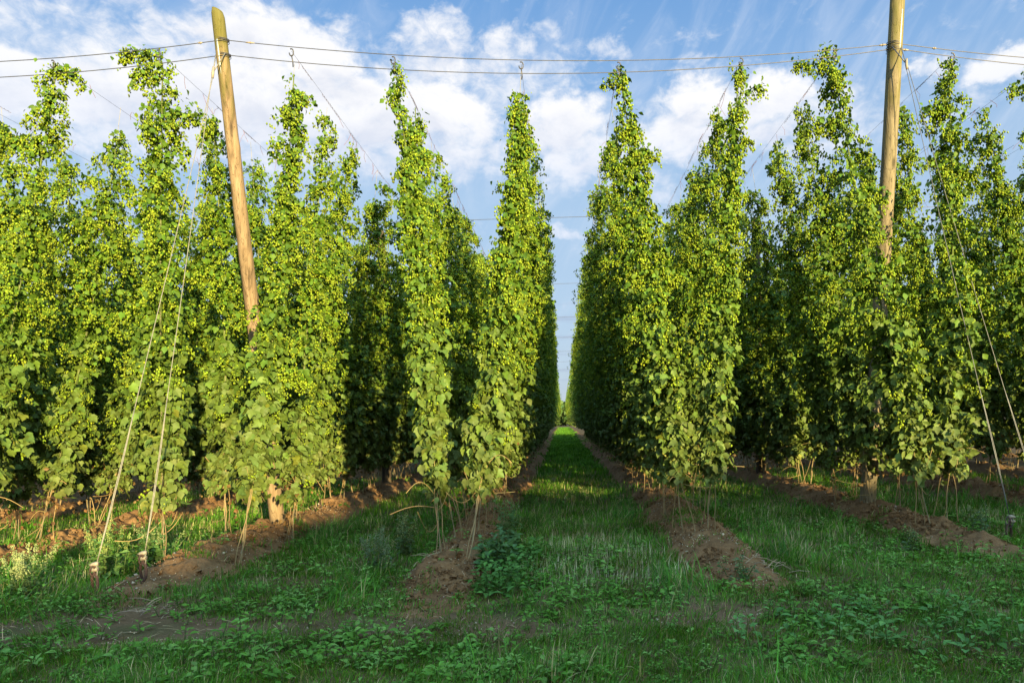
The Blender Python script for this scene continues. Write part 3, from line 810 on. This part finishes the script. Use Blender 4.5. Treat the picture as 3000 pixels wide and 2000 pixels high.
o = obj('straw_stubble', A.mesh('straw_stubble', M_STRAW)); tag(o, 'pale dry cut stalks standing in the grass between the rows', 'stubble', kind='stuff')

# low broad-leaved weeds
def plantlets(A, x, y, hmin, hmax, lmin, lmax, colr, tmpl=(SV3, SF3), nl=(6, 15)):
    for xi, yi in zip(x, y):
        k = rs.randint(*nl); h = rs.uniform(hmin, hmax)
        z = float(ground_h(np.array([xi]), np.array([yi]))[0])
        f = np.sort(rs.uniform(.15, 1, k)); a = np.arange(k) * 2.4 + rs.rand() * 6
        lean = rs.normal(0, .25, 2)
        P = np.stack([xi + lean[0] * h * f, yi + lean[1] * h * f, z + h * f], -1)
        o = np.stack([np.cos(a), np.sin(a), np.zeros(k)], -1)
        d = o + np.stack([np.zeros(k), np.zeros(k), .35 * f + rs.normal(.1, .25, k)], -1)
        nr = np.stack([np.zeros(k), np.zeros(k), np.ones(k)], -1) + rs.normal(0, .25, (k, 3))
        s = rs.uniform(lmin, lmax, k) * (1.15 - .45 * f)
        A.scatter(tmpl[0], tmpl[1], frames(nr, d, s), P + o * (s * .35)[:, None], cols(colr[rs.randint(len(colr))], k, .2, .06))
        A.tube([(xi, yi, z - .02), P[k // 2], P[-1]], [.004, .0035, .002], 3, (.06, .10, .03), cap=False)
A = Acc()
WC = [(.105, .235, .036), (.085, .20, .028), (.14, .265, .06), (.07, .17, .022)]
def pick(n, ya, yb, thr, off, xlim=None):
    x, y = sample(n, ya, yb, xlim); k = (fbm(x * .75 + off, y * .95 + off, 3) > thr) & (rs.rand(n) > bare(x, y) * .85)
    return x[k], y[k]
plantlets(A, *pick(1100, 4.4, 6.6, .43, 21), .04, .15, .04, .09, WC)
plantlets(A, *pick(2300, 4.1, 7.5, .38, 4), .03, .09, .02, .05, WC)
plantlets(A, *pick(1500, 6.3, 10.5, .40, 13), .05, .2, .04, .09, WC)
plantlets(A, *pick(700, 10, 18, .45, 90, (-9, 9)), .06, .22, .06, .12, [(.06, .13, .02), (.07, .14, .025)])
x = rs.normal(2.6, .55, 45); y = rs.normal(5.35, .35, 45); plantlets(A, x, y, .08, .22, .05, .11, [(.10, .22, .06), (.085, .20, .045)])
x = rs.uniform(-.95, -.35, 60); y = rs.uniform(6.6, 8.6, 60); plantlets(A, x, y, .12, .34, .06, .13, [(.08, .19, .045), (.07, .17, .035)])
x = rs.normal(-1.9, .9, 50); y = rs.uniform(4.9, 5.6, 50); plantlets(A, x, y, .08, .2, .05, .10, WC)
o = obj('ground_weeds', A.mesh('ground_weeds', M_WEED)); tag(o, 'low broad-leaved weeds spread through the grass of the headland', 'weeds', kind='stuff')

# pebbles and straw scraps on the bare soil
A = Acc(); x, y = sample(60000, 5.2, 13); k = (ridge_any(x, y) > .045) | (bare(x, y) > .75); k &= rs.rand(len(x)) < sstep(.4, .65, fbm(x * 1.6 + 8, y * 1.6, 3)) + .08; x, y = x[k][:2600], y[k][:2600]; n = len(x)
th = rs.uniform(0, 1, n); s = np.where(th < .97, rs.uniform(.006, .016, n), rs.uniform(.02, .045, n))
M = frames(rs.normal(0, .4, (n, 3)) + [0, 0, 1], rs.normal(0, 1, (n, 3)), np.stack([s, s * rs.uniform(.7, 1.2, n), s * .7], -1))
ICO = np.array([(1, 0, 0), (-1, 0, 0), (0, 1, 0), (0, -1, 0), (0, 0, 1), (0, 0, -1)], np.float32) * .6
ICF = np.array([(0, 2, 4), (2, 1, 4), (1, 3, 4), (3, 0, 4), (2, 0, 5), (1, 2, 5), (3, 1, 5), (0, 3, 5)], np.int32)
A.scatter(ICO, ICF, M, np.stack([x, y, ground_h(x, y) + .012], -1), cols((.36, .30, .22), n, .45, .06))
o = obj('pebbles', A.mesh('pebbles', M_PEB, True)); tag(o, 'small pale stones and crumbs strewn over the bare soil', 'pebbles', kind='stuff')
A = Acc(); x, y = sample(90000, 5.4, 16); k = (ridge_any(x, y) > .03) & (rs.rand(len(x)) < .15 + .85 * sstep(.42, .6, fbm(x * 1.3 + 44, y * 1.3, 3))); x, y = x[k][:9000], y[k][:9000]; n = len(x)
sz = .010 + .034 * rs.rand(n) ** 4
M = frames(rs.normal(0, .5, (n, 3)) + [0, 0, 1], rs.normal(0, 1, (n, 3)), np.stack([sz * rs.uniform(.7, 1.3, n), sz * rs.uniform(.7, 1.3, n), sz * rs.uniform(.6, 1, n)], -1))
JV = np.array([(a, b, c) for a in (-1, 1) for b in (-1, 1) for c in (-1, 1)], np.float32) * .62 + rs.normal(0, .16, (8, 3)); JV = np.concatenate([JV, [(0, 0, 1.0), (.95, .1, 0), (-.9, .2, .1)]])
JF = np.array([(0, 1, 3), (0, 3, 2), (4, 6, 7), (4, 7, 5), (0, 4, 5), (0, 5, 1), (2, 3, 7), (2, 7, 6), (1, 5, 8), (5, 7, 8), (7, 3, 8), (3, 1, 8), (4, 9, 6), (9, 7, 6), (9, 5, 7), (4, 5, 9), (0, 10, 1), (1, 10, 3)], np.int32)
A.scatter(JV, JF, M, np.stack([x, y, ground_h(x, y) + .006], -1), cols((.14, .09, .05), n, .3, .05))
o = obj('soil_clods', A.mesh('soil_clods', M_SOIL)); tag(o, 'crumbled brown soil clods lying on the ridges', 'soil', kind='stuff')
A = Acc(); x, y = sample(50000, 5.2, 13); k = (ridge_any(x, y) > .03) | (bare(x, y) > .55); x, y = x[k][:1500], y[k][:1500]; n = len(x)
ln = rs.uniform(.05, .22, n)
d = rs.normal(0, 1, (n, 3)) * [1, 1, .18]
A.scatter(BV2 * [1, 1, .6], BF2, frames(np.tile([0., 0, 1], (n, 1)) + rs.normal(0, .3, (n, 3)), d, np.stack([np.full(n, .006), ln, ln], -1)), np.stack([x, y, ground_h(x, y) + .02], -1), cols((.30, .22, .12), n, .35, .05))
for cx, cy, m in ((-4.0, 6.5, 16), (-1.72, 7.7, 12), (2.35, 7.7, 12), (2.15, 7.2, 10)):     # little heaps of old stalks
    for q in range(m):
        p = np.array([cx, cy, 0]) + rs.normal(0, .12, 3) * [1.2, 1, 0]; p[2] = float(ground_h(p[:1], p[1:2])[0]) + rs.uniform(.01, .05)
        e = p + rs.normal(0, .13, 3) * [1, 1, .3] + [0, 0, rs.uniform(-.02, .05)]
        A.tube([p, (p + e) / 2 + [0, 0, .015], e], [.0045, .004, .003], 4, cols((.26, .20, .13), 1, .3)[0])
o = obj('straw_litter', A.mesh('straw_litter', M_STRAW)); tag(o, 'dry stalk scraps lying on the bare soil', 'straw', kind='stuff')

# ------------------------------------------------------------------ tall weeds one can point at
def tall_weed(loc, h, nbr, label, colr, seedcol, spread=.35, leafs=.07, seeds=1.0):
    x, y = loc; z = float(ground_h(np.array([x]), np.array([y]))[0])
    root = empty('tall_weed', (x, y, z)); tag(root, label, 'weed', 'tall weeds at the field edge')
    S, Lf = Acc(), Acc()
    stems = []
    for q in range(nbr):
        a = rs.uniform(0, 2 * pi); hh = h * rs.uniform(.55, 1.0); sp = spread * rs.uniform(.1, 1) * h
        u = np.linspace(0, 1, 10)
        b = np.array([rs.normal(0, .05), rs.normal(0, .05), -.02])
        P = b + np.stack([np.cos(a) * sp * u ** 1.3, np.sin(a) * sp * u ** 1.3, hh * u], -1)
        S.tube(P, np.linspace(.006, .002, 10), 4, (.10, .14, .05)); stems.append((P, hh))
        n = int(26 * hh / .5); f = rs.uniform(.12, .95, n)
        p = np.stack([np.interp(f, u, P[:, i]) for i in range(3)], -1)
        an = rs.uniform(0, 2 * pi, n); o = np.stack([np.cos(an), np.sin(an), np.zeros(n)], -1)
        d = o + np.stack([0 * an, 0 * an, rs.normal(.25, .3, n)], -1); nr = np.tile([0, 0, 1.], (n, 1)) + rs.normal(0, .3, (n, 3))
        s = leafs * rs.uniform(.6, 1.3, n) * (1.2 - .7 * f)
        Lf.scatter(SV2 * [1.4, 1, 1], SF2, frames(nr, d, s), p + o * (s * .3)[:, None], cols(colr, n, .22, .06))
        if seeds > 0:
            m = int(60 * seeds); f = rs.uniform(.62, 1.02, m)
            p = np.stack([np.interp(f, u, P[:, i]) for i in range(3)], -1) + rs.normal(0, .018, (m, 3)) * (1.3 - f)[:, None] * 2
            sz = rs.uniform(.010, .02, m); zz = np.tile([0, 0, 1.], (m, 1))
            Sd = Acc(); Sd.scatter(OV, OF, frames(zz + rs.normal(0, .3, (m, 3)), rs.normal(0, 1, (m, 3)), sz), p, cols(seedcol, m, .25, .06))
            obj('seed_head', Sd.mesh('seed_head', M_WEED), root)['kind'] = 'stuff'
    obj('stems', S.mesh('stems', M_WEED), root); obj('leaves', Lf.mesh('leaves', M_WEED), root)
GL, SL = (.085, .14, .06), (.25, .30, .13)
tall_weed((-5.75, 7.25), .62, 16, 'bushy goosefoot with pale seed heads at the left border, in front of the guy cables', (.10, .16, .055), (.30, .34, .15), .5, .06, 1.3)
tall_weed((-5.45, 8.2), .85, 9, 'tall leafy goosefoot with pointed seed spikes behind the leftmost anchor', (.10, .18, .05), (.26, .32, .10), .25, .10, 1.2)
tall_weed((-5.0, 8.35), .55, 9, 'leafy green weed growing between the two anchors of the left pole', (.08, .16, .045), SL, .45, .10, .5)
tall_weed((-2.25, 8.1), .55, 12, 'bushy grey-green goosefoot at the left foot of the central soil ridge', (.095, .15, .085), (.17, .23, .12), .35, .05, 1.0)
tall_weed((-2.1, 8.9), .62, 8, 'upright green weed behind the grey-green goosefoot by the central ridge', GL, SL, .3, .08, .6)
tall_weed((-.68, 8.6), .85, 9, 'tall green weed with narrow spike right beside the central soil ridge', (.085, .165, .06), (.14, .22, .08), .28, .10, .8)
tall_weed((-.78, 7.7), .55, 8, 'broad-leaved weed in front of the spiked weed on the aisle side', (.075, .15, .06), SL, .4, .13, 0)
tall_weed((5.3, 8.7), .42, 10, 'low branching weed on the end of the right soil ridge below the guy clamp', (.09, .15, .08), SL, .5, .05, .2)
tall_weed((4.25, 8.4), .45, 5, 'thin upright weed in front of the right soil ridge', GL, SL, .3, .06, .3)
tall_weed((1.75, 6.9), .3, 8, 'small grassy weed at the tip of the soil ridge right of the aisle', GL, SL, .5, .07, .1)

# ------------------------------------------------------------------ things beyond the field and behind the camera
def wood(name, label, x0, x1, y0, y1, h0, n, size, seed, cat='trees', slope=0.):
    q = np.random.RandomState(seed)
    x = q.uniform(x0, x1, n); y = q.uniform(y0, y1, n)
    top = h0 * (.82 + .3 * fbm(x * .16 + seed, np.full(n, 2.2), 4)) * (1 + slope * np.clip(x - 14, -14, 14))
    z = top * q.uniform(0, 1, n) ** .7
    p = np.stack([x, y, z], -1); s = size * q.uniform(.6, 1.5, n)
    A = Acc(); A.scatter(QV, QF, frames(q.normal(0, 1, (n, 3)) + [0, 0, .5], q.normal(0, 1, (n, 3)), s), p, cols((.055, .095, .025), n, .3, .1))
    for xx in np.arange(x0 + 1, x1, 3.3):
        A.tube([(xx, (y0 + y1) / 2, -.2), (xx + .2, (y0 + y1) / 2, h0 * .5)], [.16, .1], 7, (.08, .06, .04))
    o = obj(name, A.mesh(name, M_LEAF)); tag(o, label, cat, kind='stuff')
wood('distant_wood', 'line of far trees closing the end of the central aisle', -60, 60, 265, 280, 9.5, 16000, 1.6, 3)
wood('hedgerow', 'hedge standing across the headland behind the viewer', -45, 80, -30, -26.5, 4.85, 120000, .42, 8, 'hedge', .011)

# ------------------------------------------------------------------ light and sky
EL, AZ = 6.4, 26.0                       # sun: low, behind the camera and to its right
el, az = R_(EL), R_(AZ)
S = np.array([math.sin(az) * math.cos(el), -math.cos(az) * math.cos(el), math.sin(el)])
from mathutils import Vector, Matrix
sun = bpy.data.lights.new('sun', 'SUN'); sun.energy = 5.0; sun.angle = R_(.5); sun.color = (1.0, .81, .40)
so = bpy.data.objects.new('sun', sun); COL.objects.link(so); so.rotation_euler = Vector(S).to_track_quat('Z', 'Y').to_euler(); so.location = (20, -50, 20)

w = bpy.data.worlds.new('World'); scene.world = w; w.use_nodes = True
nt = w.node_tree; N = nt.nodes; L = nt.links; N.clear()
def math_(op, a, b=None, c=None, clamp=False):
    n = N.new('ShaderNodeMath'); n.operation = op; n.use_clamp = clamp
    for i, v in enumerate((a, b, c)):
        if v is None: continue
        if isinstance(v, (int, float)): n.inputs[i].default_value = v
        else: L.new(v, n.inputs[i])
    return n.outputs[0]
def mrange(v, a, b, c=0., d=1., smooth=True):
    n = N.new('ShaderNodeMapRange'); n.interpolation_type = 'SMOOTHSTEP' if smooth else 'LINEAR'
    for i, q in zip((1, 2, 3, 4), (a, b, c, d)): n.inputs[i].default_value = q
    L.new(v, n.inputs[0]); return n.outputs[0]
def mixc(f, a, b):
    n = N.new('ShaderNodeMix'); n.data_type = 'RGBA'
    for i, v in ((0, f), (6, a), (7, b)):
        if isinstance(v, tuple): n.inputs[i].default_value = (*v, 1)
        elif isinstance(v, (int, float)): n.inputs[i].default_value = v
        else: L.new(v, n.inputs[i])
    return n.outputs[2]
sky = N.new('ShaderNodeTexSky'); sky.sky_type = 'NISHITA'; sky.sun_disc = False
sky.sun_elevation = el; sky.sun_rotation = pi - az if False else math.atan2(S[0], S[1]); sky.air_density = 1.0; sky.dust_density = .6; sky.ozone_density = 1.6
tc = N.new('ShaderNodeTexCoord'); sx = N.new('ShaderNodeSeparateXYZ'); L.new(tc.outputs['Generated'], sx.inputs[0])
AZn = math_('MULTIPLY', math_('ARCTAN2', sx.outputs[0], sx.outputs[1]), 180 / pi)
ELn = math_('MULTIPLY', math_('ARCSINE', sx.outputs[2]), 180 / pi)
cb = N.new('ShaderNodeCombineXYZ'); L.new(AZn, cb.inputs[0]); L.new(ELn, cb.inputs[1])
# turbulence displaces the cloud outlines
def noise(scale, detail, rough, src, mapscale=None, dist=0.):
    n = N.new('ShaderNodeTexNoise'); n.inputs['Scale'].default_value = scale; n.inputs['Detail'].default_value = detail; n.inputs['Roughness'].default_value = rough; n.inputs['Distortion'].default_value = dist
    if mapscale:
        mp = N.new('ShaderNodeMapping'); mp.inputs['Scale'].default_value = mapscale[:3]
        if len(mapscale) > 3: mp.inputs['Rotation'].default_value = (0, 0, mapscale[3])
        L.new(src, mp.inputs['Vector']); src = mp.outputs[0]
    L.new(src, n.inputs['Vector']); return n
wn = noise(.22, 7, .62, cb.outputs[0], (1, 1.35, 1))
ws = N.new('ShaderNodeVectorMath'); ws.operation = 'SUBTRACT'; L.new(wn.outputs['Color'], ws.inputs[0]); ws.inputs[1].default_value = (.5, .5, .5)
wm = N.new('ShaderNodeVectorMath'); wm.operation = 'MULTIPLY'; L.new(ws.outputs[0], wm.inputs[0]); wm.inputs[1].default_value = (7.0, 4.4, 0)
wp = N.new('ShaderNodeVectorMath'); L.new(cb.outputs[0], wp.inputs[0]); L.new(wm.outputs[0], wp.inputs[1])
CLOUDS = [(-37.0,22.2,6.2,2.2,1),(-31.0,22.7,6.4,3.0,1),(-33.5,25.0,3.6,0.9,0.45),(-22.4,27.6,6.3,2.5,1),(-19.0,27.0,3.4,2.7,1),(-24.4,23.5,7.7,3.7,1),(-15.7,23.9,6.0,3.5,1),(-9.8,24.5,4.3,2.7,1),(-7.0,23.4,2.2,1.8,0.8),(-10.0,29.4,2.4,1.2,0.9),(-4.3,28.7,1.8,1.0,0.85),(-11.7,21.4,9.5,2.2,0.7),(0.6,23.5,2.9,2.0,1),(2.0,20.8,4.1,2.3,0.8),(12.2,24.3,3.4,1.8,1),(17.3,23.7,2.6,1.9,1),(10.3,22.2,4.8,1.8,0.9),(15.2,21.7,5.4,1.4,0.8),(33.8,22.7,2.3,1.0,1),(28.7,23.5,1.1,0.7,0.7),(4.8,28.4,1.3,0.7,0.6),(-1.0,29.7,1.7,0.9,0.45),(-37.5,26.4,2.6,0.7,0.5),(11.4,26.8,1.4,0.7,0.45),(-28.1,27.7,3.8,1.1,0.5),(-30.8,20.8,6.5,2.3,0.8),(-37.0,19.6,4.8,1.8,0.7),(-5.3,21.2,4.1,1.9,0.5),(0.7,15.3,1.6,0.5,0.6),(-21.7,21.2,8.0,2.1,0.7),(21.8,20.2,4.2,1.4,0.5),(30.6,20.8,3.2,1.0,0.4),(-31.6,28.2,1.8,0.6,0.4),(12.0,28.9,2.1,0.5,0.3),(7.4,18.6,4.5,1.5,0.4)]
# clouds elsewhere in the dome, out of the photo's view, so that the sky is whole
CLOUDS = [(a, e, ra * (1.25 if ra < 3 else 1), re * (1.25 if ra < 3 else 1), w_ * (.72 if ra < 2.5 and e > 26 else 1)) for a, e, ra, re, w_ in CLOUDS]
CLOUDS += [(-9.5, 27, 5, 2.4, .62), (-5.2, 26.3, 4.5, 2.2, .52), (0, 27, 4, 1.8, .34), (13.5, 23.2, 8, 2.6, .62), (20.5, 22.3, 6, 2.2, .5), (-29, 24.8, 9, 3.2, .52), (-37, 24.5, 5, 2.2, .42)]
CLOUDS += [(-75, 24, 16, 6, 1), (70, 28, 14, 5, 1), (110, 18, 20, 6, .8), (-120, 26, 22, 7, 1), (-20, 48, 14, 6, .7), (40, 52, 12, 6, .6), (160, 30, 20, 6, .6)]
def blobs(vec, lst, grow=1.0):
    acc = None
    for a, e, ra, re, wt in lst:
        s = N.new('ShaderNodeVectorMath'); s.operation = 'SUBTRACT'; L.new(vec, s.inputs[0]); s.inputs[1].default_value = (a, e, 0)
        m = N.new('ShaderNodeVectorMath'); m.operation = 'MULTIPLY'; L.new(s.outputs[0], m.inputs[0]); m.inputs[1].default_value = (1 / (ra * grow), 1 / (re * grow), 0)
        l = N.new('ShaderNodeVectorMath'); l.operation = 'LENGTH'; L.new(m.outputs[0], l.inputs[0])
        v = mrange(l.outputs['Value'], 1.25, .35, 0., wt)
        acc = v if acc is None else math_('MAXIMUM', acc, v)
    return acc
den = blobs(wp.outputs[0], CLOUDS, 1.18)
fine = noise(.55, 9, .62, cb.outputs[0], (1, 1.5, 1), .4)
d2 = math_('ADD', den, math_('MULTIPLY', math_('SUBTRACT', fine.outputs['Fac'], .5), 1.5))
cover = mrange(d2, .05, .98)
# thin cirrus streaks
crot = N.new('ShaderNodeMapping'); crot.inputs['Rotation'].default_value = (0, 0, R_(-52)); L.new(cb.outputs[0], crot.inputs['Vector'])
ci = noise(.16, 8, .6, crot.outputs[0], (.5, 1.7, 1), 1.2)
cir = math_('MULTIPLY', mrange(ci.outputs['Fac'], .40, .8), .30)
# blue of the sky by elevation, over the physical sky
band = N.new('ShaderNodeValToRGB'); e = band.color_ramp.elements
e[0].position = 0; e[0].color = (.50, .62, .80, 1); e[1].position = 1; e[1].color = (.05, .15, .48, 1)
for p_, c_ in ((.10, (.50, .67, .90)), (.20, (.46, .66, .93)), (.29, (.29, .52, .89)), (.38, (.15, .38, .80))):
    k = e.new(p_); k.color = (*c_, 1)
L.new(mrange(ELn, 0, 90, smooth=False), band.inputs[0])
bs = N.new('ShaderNodeVectorMath'); bs.operation = 'SCALE'; bs.inputs['Scale'].default_value = 10.; L.new(band.outputs[0], bs.inputs[0])
base = mixc(.72, sky.outputs[0], bs.outputs[0])
base = mixc(cir, base, (8.2, 8.6, 9.4))
# cloud colour: white tops, lilac-grey undersides where the cloud is thick
shade = noise(.18, 6, .6, cb.outputs[0], (1, 1.6, 1), .3)
off = N.new('ShaderNodeVectorMath'); L.new(wp.outputs[0], off.inputs[0]); off.inputs[1].default_value = (.6, 1.6, 0)
den_up = blobs(off.outputs[0], CLOUDS[:18])
under = math_('MULTIPLY', den_up, mrange(shade.outputs['Fac'], .36, .66))
ccol = mixc(math_('MULTIPLY', under, .75), (9.4, 9.3, 9.35), (6.2, 6.6, 7.7))
low = mrange(ELn, 26, 17, 0., .65)
ccol = mixc(low, ccol, (6.6, 7.3, 8.8))
strat = noise(.5, 5, .6, cb.outputs[0], (.25, 2.2, 1))
st = math_('MULTIPLY', mrange(strat.outputs['Fac'], .5, .68), mrange(ELn, 12, 8, 0., .65))
base = mixc(st, base, (3.6, 4.3, 5.8))
fin = mixc(math_('MULTIPLY', cover, .96), base, ccol)
# sky round the low sun is brighter; boost added to lift the shaded foreground
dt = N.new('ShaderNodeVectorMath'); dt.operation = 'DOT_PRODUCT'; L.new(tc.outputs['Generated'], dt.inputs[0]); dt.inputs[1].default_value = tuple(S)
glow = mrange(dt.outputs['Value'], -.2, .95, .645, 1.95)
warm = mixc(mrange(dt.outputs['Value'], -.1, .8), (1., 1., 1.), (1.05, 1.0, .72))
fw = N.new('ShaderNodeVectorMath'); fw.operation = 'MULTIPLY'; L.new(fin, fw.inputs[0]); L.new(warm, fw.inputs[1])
# zenith brightened and warmed above the view: added light for the shaded ground
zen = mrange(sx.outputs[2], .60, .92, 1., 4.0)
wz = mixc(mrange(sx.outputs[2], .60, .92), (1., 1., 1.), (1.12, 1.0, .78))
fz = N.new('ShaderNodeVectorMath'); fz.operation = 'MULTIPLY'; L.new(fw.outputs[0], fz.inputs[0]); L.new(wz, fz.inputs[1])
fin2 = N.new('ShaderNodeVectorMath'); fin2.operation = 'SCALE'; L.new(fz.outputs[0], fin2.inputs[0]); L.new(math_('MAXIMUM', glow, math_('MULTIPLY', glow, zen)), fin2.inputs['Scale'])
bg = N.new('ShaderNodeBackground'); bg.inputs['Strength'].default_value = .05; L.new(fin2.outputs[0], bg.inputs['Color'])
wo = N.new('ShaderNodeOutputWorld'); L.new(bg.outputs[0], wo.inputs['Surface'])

# ------------------------------------------------------------------ camera and output
cam = bpy.data.cameras.new('camera'); cam.lens = 24; cam.sensor_width = 36; cam.clip_end = 3000; cam.clip_start = .05
cam.shift_x = -116 / 2352; cam.shift_y = 184 / 2352
co = bpy.data.objects.new('camera', cam); COL.objects.link(co)
co.matrix_world = Matrix.Translation((0, 0, 1.7)) @ Matrix.Rotation(R_(90), 4, 'X') @ Matrix.Rotation(R_(-1.6), 4, 'Z')
scene.camera = co
vs = scene.view_settings; vs.view_transform = 'Standard'; vs.look = 'None'; vs.exposure = 1.8; vs.gamma = 1.0
scene.render.film_transparent = False
scene.cycles.max_bounces = 6; scene.cycles.diffuse_bounces = 3; scene.cycles.transmission_bounces = 3; scene.cycles.use_denoising = True
print('bines', N_BINE[0], 'far', len(FAR))
